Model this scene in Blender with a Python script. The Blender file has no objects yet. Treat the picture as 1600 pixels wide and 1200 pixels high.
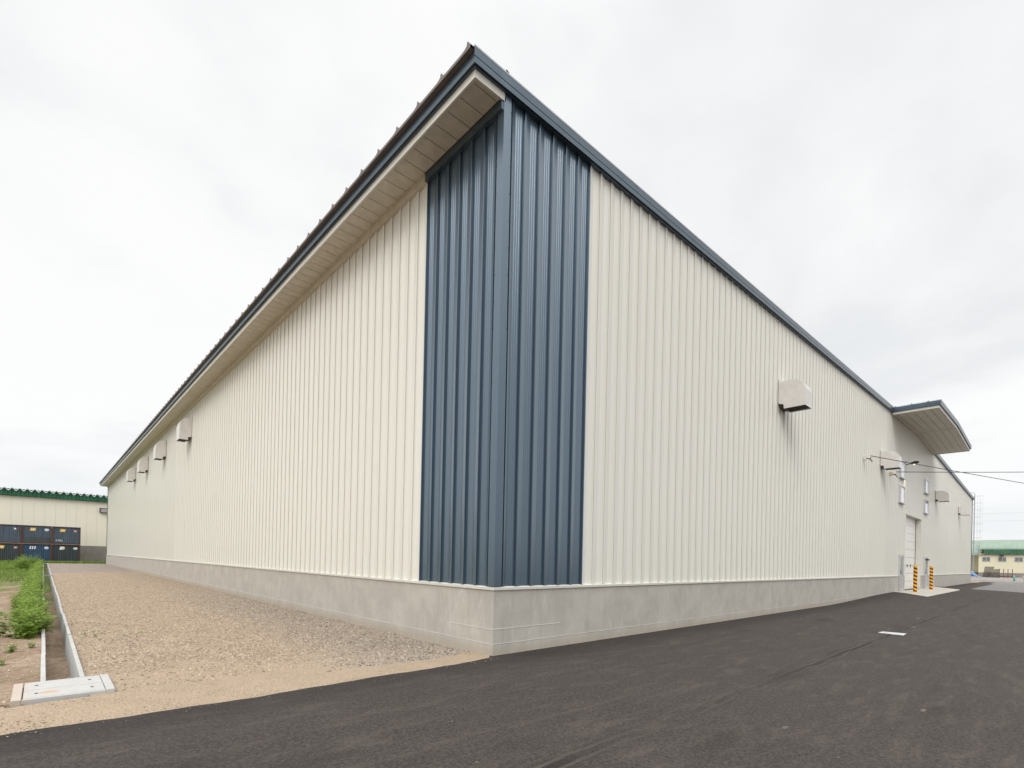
import bpy, bmesh, math, random
import numpy as np
from mathutils import Vector, Matrix
random.seed(7); rng = np.random.default_rng(7)
S = bpy.context.scene
COL = S.collection

# ------------------------------------------------------------------ camera
YAW, ROLL = math.radians(47.0998), math.radians(1.2355)
F = Vector((math.cos(YAW), math.sin(YAW), 0)); R = Vector((math.sin(YAW), -math.cos(YAW), 0)); U = Vector((0, 0, 1))
rr = R * math.cos(ROLL) + U * math.sin(ROLL); uu = U * math.cos(ROLL) - R * math.sin(ROLL)
cam = bpy.data.cameras.new('camera'); co = bpy.data.objects.new('camera', cam); COL.objects.link(co)
co.matrix_world = Matrix(((rr.x, uu.x, -F.x, -5.0899), (rr.y, uu.y, -F.y, -5.8713), (rr.z, uu.z, -F.z, 1.5), (0, 0, 0, 1)))
cam.sensor_width = 36; cam.lens = 788.4227 / 1600 * 36; cam.shift_y = (874.0115 - 600) / 1600
cam.clip_start = 0.05; cam.clip_end = 4000
S.camera = co

# ------------------------------------------------------------------ view, sky, sun
S.view_settings.view_transform = 'Standard'; S.view_settings.look = 'None'
S.view_settings.exposure = 0.13; S.view_settings.gamma = 1.0
SUNV = Vector((-0.72, -0.46, 0.85)).normalized()
w = bpy.data.worlds.new('World'); S.world = w; w.use_nodes = True
nt = w.node_tree; nt.nodes.clear()
def N(nt, typ, **kw):
    n = nt.nodes.new(typ)
    for k, v in kw.items(): setattr(n, k, v)
    return n
def L(nt, a, b): nt.links.new(a, b)
out = N(nt, 'ShaderNodeOutputWorld'); bg = N(nt, 'ShaderNodeBackground')
sky = N(nt, 'ShaderNodeTexSky'); sky.sky_type = 'NISHITA'; sky.sun_disc = False
sky.sun_elevation = math.asin(SUNV.z); sky.sun_rotation = math.atan2(SUNV.x, SUNV.y)
tc = N(nt, 'ShaderNodeTexCoord'); sep = N(nt, 'ShaderNodeSeparateXYZ'); L(nt, tc.outputs['Generated'], sep.inputs[0])
def math_(nt, op, a, b=None, c=None, clamp=False):
    n = N(nt, 'ShaderNodeMath', operation=op, use_clamp=clamp)
    for i, v in enumerate((a, b, c)):
        if v is None: continue
        if isinstance(v, (int, float)): n.inputs[i].default_value = v
        else: L(nt, v, n.inputs[i])
    return n.outputs[0]
def maprange(nt, v, a, b, c, d, typ='SMOOTHSTEP'):
    n = N(nt, 'ShaderNodeMapRange', interpolation_type=typ); L(nt, v, n.inputs[0])
    for i, x in enumerate((a, b, c, d)): n.inputs[i + 1].default_value = x
    return n.outputs[0]
def mixc(nt, f, a, b, blend='MIX'):
    n = N(nt, 'ShaderNodeMix', data_type='RGBA', blend_type=blend)
    for s, v in ((n.inputs[0], f), (n.inputs[6], a), (n.inputs[7], b)):
        if isinstance(v, (int, float)): s.default_value = v
        elif isinstance(v, tuple): s.default_value = v if len(v) == 4 else (*v, 1)
        else: L(nt, v, s)
    return n.outputs[2]
def noise(nt, vec, scale, detail=4, rough=.5, dist=0.0):
    n = N(nt, 'ShaderNodeTexNoise'); n.inputs['Scale'].default_value = scale; n.inputs['Detail'].default_value = detail
    n.inputs['Roughness'].default_value = rough; n.inputs['Distortion'].default_value = dist
    if vec is not None: L(nt, vec, n.inputs['Vector'])
    return n.outputs['Fac']
# cloud deck: direction projected on a plane overhead
zz = math_(nt, 'ADD', math_(nt, 'MAXIMUM', sep.outputs[2], 0.0), 0.22)
px = math_(nt, 'DIVIDE', sep.outputs[0], zz); py = math_(nt, 'DIVIDE', sep.outputs[1], zz)
cmb = N(nt, 'ShaderNodeCombineXYZ'); L(nt, px, cmb.inputs[0]); L(nt, py, cmb.inputs[1]); cmb.inputs[2].default_value = 1.3
n1 = noise(nt, cmb.outputs[0], 0.75, 5, .5, .5)
n2 = noise(nt, cmb.outputs[0], 2.6, 6, .55, .3)
cl = math_(nt, 'ADD', math_(nt, 'MULTIPLY', n1, .75), math_(nt, 'MULTIPLY', n2, .25))
cf = maprange(nt, cl, .36, .56, 0, 1)
ccol = mixc(nt, cf, (.765, .78, .795), (.925, .925, .92))
# a little paler and cooler towards the horizon
hz = maprange(nt, sep.outputs[2], .0, .22, 1, 0)
ccol = mixc(nt, math_(nt, 'MULTIPLY', hz, .7), ccol, (.865, .885, .905))
# the deck is brighter overhead and around the hidden sun
up = maprange(nt, sep.outputs[2], .72, 1.0, 0, 1)
dotn = N(nt, 'ShaderNodeVectorMath', operation='DOT_PRODUCT'); L(nt, tc.outputs['Generated'], dotn.inputs[0]); dotn.inputs[1].default_value = SUNV
glow = maprange(nt, dotn.outputs['Value'], .15, 1.0, 0, 1)
dotf = N(nt, 'ShaderNodeVectorMath', operation='DOT_PRODUCT'); L(nt, tc.outputs['Generated'], dotf.inputs[0]); dotf.inputs[1].default_value = F
behind = math_(nt, 'MULTIPLY', maprange(nt, dotf.outputs['Value'], .5, -.2, 0, 1), maprange(nt, sep.outputs[2], .25, .8, -.5, 1))
boost = math_(nt, 'ADD', math_(nt, 'ADD', 1.0, math_(nt, 'MULTIPLY', up, 1.2)), math_(nt, 'ADD', math_(nt, 'MULTIPLY', glow, .5), math_(nt, 'MULTIPLY', behind, .55)))
vm = N(nt, 'ShaderNodeVectorMath', operation='SCALE'); L(nt, ccol, vm.inputs[0]); L(nt, boost, vm.inputs['Scale'])
bg2 = N(nt, 'ShaderNodeBackground'); L(nt, vm.outputs[0], bg2.inputs[0]); bg2.inputs[1].default_value = 1.0
L(nt, sky.outputs[0], bg.inputs[0]); bg.inputs[1].default_value = 0.1
mx = N(nt, 'ShaderNodeMixShader'); mx.inputs[0].default_value = .96
L(nt, bg.outputs[0], mx.inputs[1]); L(nt, bg2.outputs[0], mx.inputs[2]); L(nt, mx.outputs[0], out.inputs[0])

sl = bpy.data.lights.new('sun', 'SUN'); sl.energy = 1.25; sl.angle = math.radians(30); sl.color = (1, .96, .9)
so = bpy.data.objects.new('sun', sl); COL.objects.link(so)
so.rotation_euler = (-SUNV).to_track_quat('-Z', 'Y').to_euler()

# ------------------------------------------------------------------ helpers
class MB:
    def __init__(s): s.v = []; s.f = []; s.m = []
    def add(s, vs, fs, mi=0):
        o = len(s.v); s.v += [tuple(v) for v in vs]; s.f += [tuple(i + o for i in f) for f in fs]; s.m += [mi] * len(fs); return s
    def quad(s, a, b, c, d, mi=0): return s.add((a, b, c, d), ((0, 1, 2, 3),), mi)
    def box(s, x0, x1, y0, y1, z0, z1, mi=0):
        return s.add([(x0, y0, z0), (x1, y0, z0), (x1, y1, z0), (x0, y1, z0), (x0, y0, z1), (x1, y0, z1), (x1, y1, z1), (x0, y1, z1)],
                     [(3, 2, 1, 0), (4, 5, 6, 7), (0, 1, 5, 4), (1, 2, 6, 5), (2, 3, 7, 6), (3, 0, 4, 7)], mi)
    def tube(s, pts, r, n=8, mi=0, cap=True):
        pts = [Vector(p) for p in pts]; rings = []
        rs = r if isinstance(r, (list, tuple)) else [r] * len(pts)
        for i, p in enumerate(pts):
            d = (pts[min(i + 1, len(pts) - 1)] - pts[max(i - 1, 0)]).normalized()
            a = d.cross(Vector((0, 0, 1)) if abs(d.z) < .95 else Vector((1, 0, 0))).normalized(); b = d.cross(a)
            rings.append([p + (a * math.cos(2 * math.pi * k / n) + b * math.sin(2 * math.pi * k / n)) * rs[i] for k in range(n)])
        vs = [v for r_ in rings for v in r_]; fs = []
        for i in range(len(pts) - 1):
            for k in range(n):
                k2 = (k + 1) % n; fs.append((i * n + k, i * n + k2, (i + 1) * n + k2, (i + 1) * n + k))
        if cap: fs += [tuple(reversed(range(n))), tuple(range((len(pts) - 1) * n, len(pts) * n))]
        return s.add(vs, fs, mi)
    def prism(s, poly, ax, a, b, mi=0, caps=True):
        """extrude a 2-D polygon along axis ax (0 x, 1 y, 2 z) from a to b"""
        def P(p, t): return ((t, p[0], p[1]), (p[0], t, p[1]), (p[0], p[1], t))[ax]
        n = len(poly); vs = [P(p, a) for p in poly] + [P(p, b) for p in poly]
        fs = [(i, (i + 1) % n, (i + 1) % n + n, i + n) for i in range(n)]
        if caps: fs += [tuple(range(n)), tuple(range(n, 2 * n))]
        return s.add(vs, fs, mi)
    def build(s, name, mats, parent=None, smooth=False, loc=None, bevel=0, recalc=True):
        me = bpy.data.meshes.new(name); me.from_pydata(s.v, [], s.f); me.update()
        for m in (mats if isinstance(mats, (list, tuple)) else [mats]): me.materials.append(m)
        if any(s.m): me.polygons.foreach_set('material_index', s.m)
        if recalc:
            b = bmesh.new(); b.from_mesh(me); bmesh.ops.recalc_face_normals(b, faces=b.faces); b.to_mesh(me); b.free()
        if smooth: me.polygons.foreach_set('use_smooth', [True] * len(me.polygons))
        o = bpy.data.objects.new(name, me); COL.objects.link(o)
        if loc is not None: o.location = loc
        if parent is not None:
            o.parent = parent
        if bevel:
            bm_ = o.modifiers.new('bevel', 'BEVEL'); bm_.width = bevel; bm_.segments = 2; bm_.limit_method = 'ANGLE'
        return o
def empty(name, loc=(0, 0, 0), rz=0, parent=None):
    o = bpy.data.objects.new(name, None); COL.objects.link(o); o.location = loc; o.rotation_euler = (0, 0, rz); o.empty_display_size = .2
    if parent: o.parent = parent
    return o
def tag(o, label=None, cat=None, group=None, kind=None):
    if label: o['label'] = label
    if cat: o['category'] = cat
    if group: o['group'] = group
    if kind: o['kind'] = kind
    return o
def copy_tree(o, parent=None):
    c = o.copy(); COL.objects.link(c); c.parent = parent
    for ch in list(o.children): copy_tree(ch, c)
    return c

# ------------------------------------------------------------------ materials
def mat(name):
    m = bpy.data.materials.new(name); m.use_nodes = True; nt = m.node_tree
    return m, nt, nt.nodes['Principled BSDF']
def obj_co(nt):
    return N(nt, 'ShaderNodeNewGeometry').outputs['Position']
def vscale(nt, v, s):
    n = N(nt, 'ShaderNodeMapping'); L(nt, v, n.inputs[0]); n.inputs['Scale'].default_value = s; return n.outputs[0]
def bump(nt, h, strength, dist, b):
    n = N(nt, 'ShaderNodeBump'); n.inputs['Strength'].default_value = strength; n.inputs['Distance'].default_value = dist
    L(nt, h, n.inputs['Height']); L(nt, n.outputs[0], b.inputs['Normal'])
def paint(name, c, rough=.4, metal=0, var=.06, scale=1.5, spec=.5, bmp=0.0, coat=0):
    m, nt, b = mat(name); p = obj_co(nt)
    n = noise(nt, p, scale, 5, .6)
    f = maprange(nt, n, .3, .7, 0, 1)
    d = tuple(x * (1 - var) for x in c); e = tuple(min(1, x * (1 + var)) for x in c)
    L(nt, mixc(nt, f, d, e), b.inputs['Base Color'])
    b.inputs['Roughness'].default_value = rough; b.inputs['Metallic'].default_value = metal
    b.inputs['Specular IOR Level'].default_value = spec
    if bmp: bump(nt, noise(nt, p, scale * 6, 4), bmp, .01, b)
    return m
def cladding_mat(name, c, rough, spec, grime, metal=0):
    """coated steel sheet: faint weathering streaks, slight waviness"""
    m, nt, b = mat(name); p = obj_co(nt)
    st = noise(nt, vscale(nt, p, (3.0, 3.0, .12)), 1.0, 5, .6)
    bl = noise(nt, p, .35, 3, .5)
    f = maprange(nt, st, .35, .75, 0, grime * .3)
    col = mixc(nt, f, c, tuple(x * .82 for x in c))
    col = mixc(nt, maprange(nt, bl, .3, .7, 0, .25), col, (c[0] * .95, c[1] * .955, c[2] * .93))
    L(nt, col, b.inputs['Base Color'])
    L(nt, maprange(nt, st, .3, .7, rough * .85, rough * 1.2), b.inputs['Roughness'])
    b.inputs['Specular IOR Level'].default_value = spec
    b.inputs['Metallic'].default_value = metal
    wav = noise(nt, vscale(nt, p, (.8, .8, .25)), 1.0, 1, .4)
    if metal:
        bump(nt, wav, .03, .012, b)
        b.inputs['Coat Weight'].default_value = .75; b.inputs['Coat Roughness'].default_value = .2; b.inputs['Coat IOR'].default_value = 1.6
    return m
M = {}
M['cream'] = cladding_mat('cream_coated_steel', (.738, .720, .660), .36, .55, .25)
M['blue'] = cladding_mat('blue_coated_steel', (.098, .150, .203), .36, .55, .3, .6)
M['blue_trim'] = paint('blue_trim', (.085, .118, .148), .30, .6, .08, 3, .6)
M['cream_trim'] = paint('cream_trim', (.64, .625, .565), .42, 0, .05, 2)
M['soffit'] = paint('soffit_panel', (.55, .505, .43), .6, 0, .08, 6)
M['roof_edge'] = paint('roof_sheet', (.14, .115, .105), .5, 0, .15, 4)
M['white_cap'] = paint('pale_cap', (.55, .56, .60), .35, .3, .05, 3)
M['vent'] = paint('vent_steel', (.65, .62, .59), .28, .15, .06, 5)
M['dark'] = paint('dark_interior', (.022, .018, .016), .8, 0, .1, 5)
M['alu'] = paint('brushed_aluminium', (.62, .63, .64), .35, .7, .06, 8)
M['galv'] = paint('galvanised_steel', (.45, .46, .47), .4, .6, .1, 6)
M['white_door'] = paint('white_door_panel', (.80, .79, .75), .35, 0, .04, 2)
M['frosted'] = paint('frosted_pane', (.86, .89, .94), .2, 0, .05, 3, .7)
M['dark_glass'] = paint('door_glass', (.16, .18, .18), .08, 0, .1, 3, .8)
M['black'] = paint('black_rubber', (.025, .023, .022), .5, 0, .1, 5)
M['brownmetal'] = paint('dark_brown_metal', (.055, .038, .03), .5, 0, .2, 8)
M['tan'] = paint('tan_bracket', (.45, .34, .2), .5, 0, .1, 8)

def concrete_mat(name, c, streak=1.0, joints=False):
    m, nt, b = mat(name); p = obj_co(nt)
    big = noise(nt, p, 1.7, 7, .68, .5)
    ver = noise(nt, vscale(nt, p, (8, 8, .7)), 1.0, 7, .68, .2)
    fine = noise(nt, p, 28, 6, .7)
    col = mixc(nt, maprange(nt, big, .3, .7, 0, 1), tuple(x * .86 for x in c), tuple(min(1, x * 1.08) for x in c))
    col = mixc(nt, maprange(nt, ver, .48, .74, 0, .30 * streak), col, (c[0] * .62, c[1] * .60, c[2] * .56))
    col = mixc(nt, maprange(nt, noise(nt, vscale(nt, p, (3, 3, 1.2)), 1.3, 7, .7, .8), .55, .72, 0, .55 * streak), col, (c[0] * 1.28, c[1] * 1.3, c[2] * 1.33))
    col = mixc(nt, maprange(nt, fine, .35, .7, 0, .25), col, tuple(x * .8 for x in c))
    sepp = N(nt, 'ShaderNodeSeparateXYZ'); L(nt, p, sepp.inputs[0])
    if joints:   # formwork panel edges every 1.8 m and damp foot
        for ax in (0, 1):
            fr = math_(nt, 'FRACT', math_(nt, 'DIVIDE', math_(nt, 'ADD', sepp.outputs[ax], -.0), 1.81))
            ln = maprange(nt, math_(nt, 'ABSOLUTE', math_(nt, 'SUBTRACT', fr, .5)), .0, .006, .35, 0, 'LINEAR')
            col = mixc(nt, math_(nt, 'MULTIPLY', ln, math_(nt, 'GREATER_THAN', sepp.outputs[ax], .2)), col, (c[0] * 1.2, c[1] * 1.2, c[2] * 1.2))
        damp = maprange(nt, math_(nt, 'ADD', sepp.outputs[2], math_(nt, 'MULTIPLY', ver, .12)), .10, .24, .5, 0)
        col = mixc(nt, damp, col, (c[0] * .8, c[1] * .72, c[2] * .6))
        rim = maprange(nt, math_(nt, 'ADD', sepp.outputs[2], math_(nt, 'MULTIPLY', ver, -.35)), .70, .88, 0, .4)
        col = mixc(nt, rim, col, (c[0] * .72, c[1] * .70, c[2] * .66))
    L(nt, col, b.inputs['Base Color']); b.inputs['Roughness'].default_value = .82
    b.inputs['Specular IOR Level'].default_value = .3
    vo = N(nt, 'ShaderNodeTexVoronoi'); vo.inputs['Scale'].default_value = 14; L(nt, p, vo.inputs['Vector'])
    hole = maprange(nt, vo.outputs['Distance'], .0, .09, 0, 1)
    bump(nt, math_(nt, 'ADD', math_(nt, 'MULTIPLY', fine, .5), hole), .35, .006, b)
    return m
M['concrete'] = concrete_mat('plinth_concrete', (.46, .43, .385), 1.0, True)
M['precast'] = concrete_mat('precast_concrete', (.47, .47, .455), .35)
M['slab'] = concrete_mat('slab_concrete', (.50, .47, .42), .3)

# ------------------------------------------------------------------ ground surfaces
def rampz(x):
    if x < 16: a = 0
    elif x < 28.4: a = .19 * (lambda t: t * t * (3 - 2 * t))((x - 16) / 12.4)
    elif x < 42: a = .19
    elif x < 47: a = .19 - .11 * (x - 42) / 5
    elif x < 66: a = .08
    elif x < 72: a = .08 * (72 - x) / 6
    else: a = 0
    return a
def hz_(x, y):
    t = max(0.0, min(1.0, 1 + (y + .05) / 1.75)); t = t * t * (3 - 2 * t)
    return rampz(x) * t

# soil sheet to the horizon, with a slot left open for the drain
def soil_mat():
    m, nt, b = mat('bare_soil'); p = obj_co(nt)
    n = noise(nt, p, .9, 8, .65, .5); f2 = noise(nt, p, 9, 6, .7); f3 = noise(nt, p, 55, 4, .7)
    col = mixc(nt, maprange(nt, n, .35, .65, 0, 1), (.25, .17, .115), (.42, .32, .235))
    col = mixc(nt, maprange(nt, f2, .4, .65, 0, .55), col, (.20, .14, .095))
    col = mixc(nt, maprange(nt, f3, .58, .72, 0, .6), col, (.55, .48, .40))
    gm = noise(nt, p, .55, 6, .7, 1.0)
    sepp = N(nt, 'ShaderNodeSeparateXYZ'); L(nt, p, sepp.inputs[0])
    far = maprange(nt, sepp.outputs[1], 12, 34, 0, .25, 'LINEAR')
    g = maprange(nt, math_(nt, 'ADD', gm, far), .56, .68, 0, .85)
    col = mixc(nt, g, col, mixc(nt, f2, (.07, .12, .02), (.14, .2, .045)))
    L(nt, col, b.inputs['Base Color']); b.inputs['Roughness'].default_value = .95; b.inputs['Specular IOR Level'].default_value = .2
    bump(nt, math_(nt, 'ADD', f2, math_(nt, 'MULTIPLY', f3, .4)), .9, .04, b)
    return m
M['soil'] = soil_mat()
def grid(mb, x0, x1, y0, y1, nx, ny, zf, mi=0):
    vs = [(x0 + (x1 - x0) * i / nx, y0 + (y1 - y0) * j / ny, 0) for j in range(ny + 1) for i in range(nx + 1)]
    vs = [(x, y, zf(x, y)) for x, y, _ in vs]
    fs = [(j * (nx + 1) + i, j * (nx + 1) + i + 1, (j + 1) * (nx + 1) + i + 1, (j + 1) * (nx + 1) + i) for j in range(ny) for i in range(nx)]
    mb.add(vs, fs, mi)
mb = MB()
def ss(x, y): # lumpy soil beside the drain, flat elsewhere
    return -.035 + .02 * math.sin(x * 5.1 + y * 1.3) * math.sin(y * 3.7 + x) + .012 * math.sin(x * 13 + y * 9)
grid(mb, -12, -5.085, 1.0, 40, 50, 260, ss)
mb.quad((-900, -900, -.05), (-12, -900, -.05), (-12, 900, -.05), (-900, 900, -.05))
mb.quad((-12, -900, -.05), (-5.085, -900, -.05), (-5.085, 1.0, -.05), (-12, 1.0, -.05)); mb.quad((-12, .95, -.052), (-5.085, .95, -.052), (-5.085, 1.02, -.016), (-12, 1.02, -.016))
mb.quad((-12, 40, -.04), (-5.085, 40, -.04), (-5.085, 900, -.04), (-12, 900, -.04))
mb.quad((-5.085, -900, -.05), (-4.715, -900, -.05), (-4.715, 1.2, -.05), (-5.085, 1.2, -.05))
mb.quad((-5.085, 67.7, -.04), (-4.715, 67.7, -.04), (-4.715, 900, -.04), (-5.085, 900, -.04))
mb.quad((-4.715, -900, -.05), (900, -900, -.05), (900, 900, -.05), (-4.715, 900, -.05))
mb.quad((-900, -900, -.7), (900, -900, -.7), (900, 900, -.7), (-900, 900, -.7))
tag(mb.build('ground', M['soil']), kind='structure')

def gravel_mat():
    m, nt, b = mat('crushed_gravel'); p = obj_co(nt)
    sepp = N(nt, 'ShaderNodeSeparateXYZ'); L(nt, p, sepp.inputs[0]); X, Y = sepp.outputs[0], sepp.outputs[1]
    vo = N(nt, 'ShaderNodeTexVoronoi'); vo.inputs['Scale'].default_value = 42; L(nt, p, vo.inputs['Vector'])
    vo2 = N(nt, 'ShaderNodeTexVoronoi'); vo2.inputs['Scale'].default_value = 16; L(nt, p, vo2.inputs['Vector'])
    sc = N(nt, 'ShaderNodeSeparateColor'); L(nt, vo.outputs['Color'], sc.inputs[0])
    sc2 = N(nt, 'ShaderNodeSeparateColor'); L(nt, vo2.outputs['Color'], sc2.inputs[0])
    big = noise(nt, p, .8, 7, .65, .6); mid = noise(nt, p, 5, 6, .7)
    tan = mixc(nt, big, (.36, .272, .19), (.45, .36, .265))
    stone = mixc(nt, sc.outputs[0], (.19, .135, .09), (.53, .425, .31))
    grey = mixc(nt, sc.outputs[1], (.12, .10, .085), (.40, .355, .305))
    # coarse band: begins past the dusty strip near the road, greyer along the wall
    wob = math_(nt, 'MULTIPLY', math_(nt, 'SUBTRACT', noise(nt, p, 1.2, 5, .6), .5), 1.6)
    edge = math_(nt, 'SUBTRACT', Y, math_(nt, 'ADD', wob, 1.75))
    coarse = maprange(nt, edge, -.3, .5, .10, .62)
    col = mixc(nt, math_(nt, 'MULTIPLY', coarse, maprange(nt, mid, .35, .6, .5, 1)), tan, stone)
    dw = math_(nt, 'ADD', math_(nt, 'MULTIPLY', X, 1.0), math_(nt, 'MULTIPLY', wob, .8))     # distance to wall (x<0)
    wallband = math_(nt, 'MULTIPLY', maprange(nt, dw, -2.3, -.7, 0, .75), maprange(nt, Y, .4, 1.4, 0, 1))
    wallband = math_(nt, 'MULTIPLY', wallband, maprange(nt, Y, 6, 16, 1, .35))
    col = mixc(nt, wallband, col, grey)
    far = maprange(nt, math_(nt, 'ADD', Y, math_(nt, 'ADD', math_(nt, 'MULTIPLY', X, -1.0), math_(nt, 'MULTIPLY', wob, 2.5))), 39, 44, 0, .9)
    col = mixc(nt, far, col, mixc(nt, sc.outputs[2], (.20, .165, .15), (.40, .34, .31)))
    col = mixc(nt, maprange(nt, mid, .5, .72, 0, .35), col, (.27, .20, .145))
    patch = maprange(nt, noise(nt, p, 1.6, 6, .62, .8), .45, .68, 0, .5)
    col = mixc(nt, math_(nt, 'MULTIPLY', patch, maprange(nt, edge, -.2, .6, .3, 1)), col, (.22, .165, .12))
    L(nt, col, b.inputs['Base Color']); b.inputs['Roughness'].default_value = .95; b.inputs['Specular IOR Level'].default_value = .2
    h = math_(nt, 'ADD', math_(nt, 'MULTIPLY', vo.outputs['Distance'], -.8), math_(nt, 'MULTIPLY', vo2.outputs['Distance'], math_(nt, 'MULTIPLY', coarse, -1.2)))
    h = math_(nt, 'ADD', h, math_(nt, 'MULTIPLY', mid, 1.2))
    bump(nt, h, .9, .022, b)
    return m
M['gravel'] = gravel_mat()
mb = MB()
def gz(x, y):
    k = max(0, min(1, (12 - y) / 4))
    return -.010 + k * (.012 * math.sin(x * 2.3 + .7 * y) * math.sin(y * 1.9 + 1) + .006 * math.sin(7 * x + 5 * y))
grid(mb, -4.712, .02, -.32, 12, 50, 120, gz); grid(mb, -4.712, .02, 12, 68.2, 6, 60, lambda x, y: -.010)
grid(mb, -40, -4.712, -.32, .86, 120, 8, gz)
grid(mb, -12, -5.34, .86, 1.8, 40, 8, lambda x, y: gz(x, y) - .06 * (y - .86))
tag(mb.build('gravel_yard', M['gravel'], smooth=True), kind='structure')

def asphalt_mat(name, c1, c2, old=False):
    m, nt, b = mat(name); p = obj_co(nt)
    sepp = N(nt, 'ShaderNodeSeparateXYZ'); L(nt, p, sepp.inputs[0]); X, Y = sepp.outputs[0], sepp.outputs[1]
    g = math_(nt, 'ADD', math_(nt, 'MULTIPLY', noise(nt, p, 90, 3, .8), .55), math_(nt, 'MULTIPLY', noise(nt, p, 32, 3, .8), .45)); big = noise(nt, p, .7, 7, .62, .5)
    vr = N(nt, 'ShaderNodeMapping'); L(nt, p, vr.inputs[0]); vr.inputs['Rotation'].default_value = (0, 0, -.25); vr.inputs['Scale'].default_value = (.55, 2.1, 1)
    dust = noise(nt, vr.outputs[0], 2.4, 8, .68, .4)
    col = mixc(nt, big, c1, c2)
    col = mixc(nt, maprange(nt, g, .42, .62, 0, .75), col, tuple(x * 2.3 for x in c2))
    col = mixc(nt, maprange(nt, dust, .46, .74, 0, .33), col, (.135, .11, .088))
    col = mixc(nt, maprange(nt, noise(nt, vr.outputs[0], .8, 5, .55, .3), .56, .7, 0, .35), col, tuple(x * .7 for x in c1))
    # pale chips of stone
    vo = N(nt, 'ShaderNodeTexVoronoi'); vo.inputs['Scale'].default_value = 3.5; L(nt, p, vo.inputs['Vector'])
    col = mixc(nt, maprange(nt, vo.outputs['Distance'], .015, .03, .7, 0), col, (.45, .40, .34))
    if not old:
        # paving joint parallel to the wall and the pale scraped marks beside it
        wob = math_(nt, 'MULTIPLY', math_(nt, 'SUBTRACT', noise(nt, p, .9, 4, .5), .5), .22)
        d = math_(nt, 'ABSOLUTE', math_(nt, 'ADD', math_(nt, 'ADD', Y, 3.4), wob))
        dark = maprange(nt, d, .02, .16, .75, 0)
        brk = maprange(nt, noise(nt, p, .45, 3, .5), .38, .6, .1, 1)
        col = mixc(nt, math_(nt, 'MULTIPLY', dark, brk), col, tuple(x * .45 for x in c1))
        d2 = math_(nt, 'ABSOLUTE', math_(nt, 'SUBTRACT', d, .06))
        col = mixc(nt, math_(nt, 'MULTIPLY', maprange(nt, d2, .005, .03, .35, 0), brk), col, (.18, .15, .125))
        for (mx_, my_, rx, ry, s) in ((1.72, -4.95, .10, .03, .4), (-.05, -4.2, .08, .03, .3), (11.1, -3.45, .16, .07, .45), (14.0, -3.12, .22, .05, .4)):
            ax = math_(nt, 'DIVIDE', math_(nt, 'SUBTRACT', X, mx_), rx); ay = math_(nt, 'DIVIDE', math_(nt, 'SUBTRACT', Y, my_), ry)
            q = math_(nt, 'ADD', math_(nt, 'ADD', math_(nt, 'POWER', math_(nt, 'ABSOLUTE', ax), 2.0), math_(nt, 'POWER', math_(nt, 'ABSOLUTE', ay), 2.0)), math_(nt, 'MULTIPLY', dust, 1.2))
            col = mixc(nt, maprange(nt, q, .4, 1.5, s, 0), col, (.33, .28, .22))
        # fresher dark strip laid against the wall foot
        fd = maprange(nt, math_(nt, 'ADD', Y, math_(nt, 'MULTIPLY', wob, 2.0)), -1.1, -.25, 0, .45)
        col = mixc(nt, fd, col, tuple(x * .55 for x in c1))
    L(nt, col, b.inputs['Base Color']); b.inputs['Roughness'].default_value = .9; b.inputs['Specular IOR Level'].default_value = .25
    bump(nt, math_(nt, 'ADD', g, math_(nt, 'MULTIPLY', noise(nt, p, 300, 2, .6), .5)), .5, .006, b)
    return m
M['asphalt'] = asphalt_mat('new_asphalt', (.027, .0225, .020), (.043, .0365, .033))
M['asphalt_old'] = asphalt_mat('old_asphalt', (.105, .10, .097), (.145, .14, .136), True)
def edge_y(x):
    return -.11 + .018 * math.sin(x * 1.7) + .012 * math.sin(x * 6.1 + 1) + .006 * math.sin(x * 17) - (.08 * math.exp(-((x + 3.3) / 1.0) ** 2))
mb = MB()
xs = [-60 + i * 2 for i in range(20)] + [-20 + i * .1 for i in range(201)] + [.5 + .5 * i for i in range(140)] + [70.5 + 1.5 * i for i in range(7)] + [28.44, 28.46, 41.89, 41.91]
xs.sort()
ys = [0, .03, .12, .3, .6, 1, 1.3, 1.7, 2.4, 4, 8, 20, 60]
vs = []
for x in xs:
    e = edge_y(x) * min(1, .12 - x / .9) if x < 0 else .06
    for j, t in enumerate(ys):
        y = e - t
        z = .006 + hz_(x, y)
        if 28.45 < x < 41.9 and y > -1.4: z = min(z, .02)
        if j == 0 and x < 0: z -= .03
        vs.append((x, y, z))
n = len(ys); fs = [(i * n + j, i * n + j + 1, (i + 1) * n + j + 1, (i + 1) * n + j) for i in range(len(xs) - 1) for j in range(n - 1)]
mb.add(vs, fs)
tag(mb.build('asphalt_road', M['asphalt'], smooth=True), kind='structure')
# older paving beyond: thin sheet above the new one
mb = MB()
mb.add([(47.6, -.35, .012), (66, -.9, .012), (80.5, -1.2, .012), (80.5, -60, .012), (30, -60, .012), (30, -6.2, .012), (42.7, -4.6, .012)], [tuple(range(7))])
mb.add([(80.5, 80, .0), (68, 80, .0), (68, 2, .0), (80.5, 2, .0)], [(0, 1, 2, 3)])
tag(mb.build('old_road', M['asphalt_old']), kind='structure')
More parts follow.
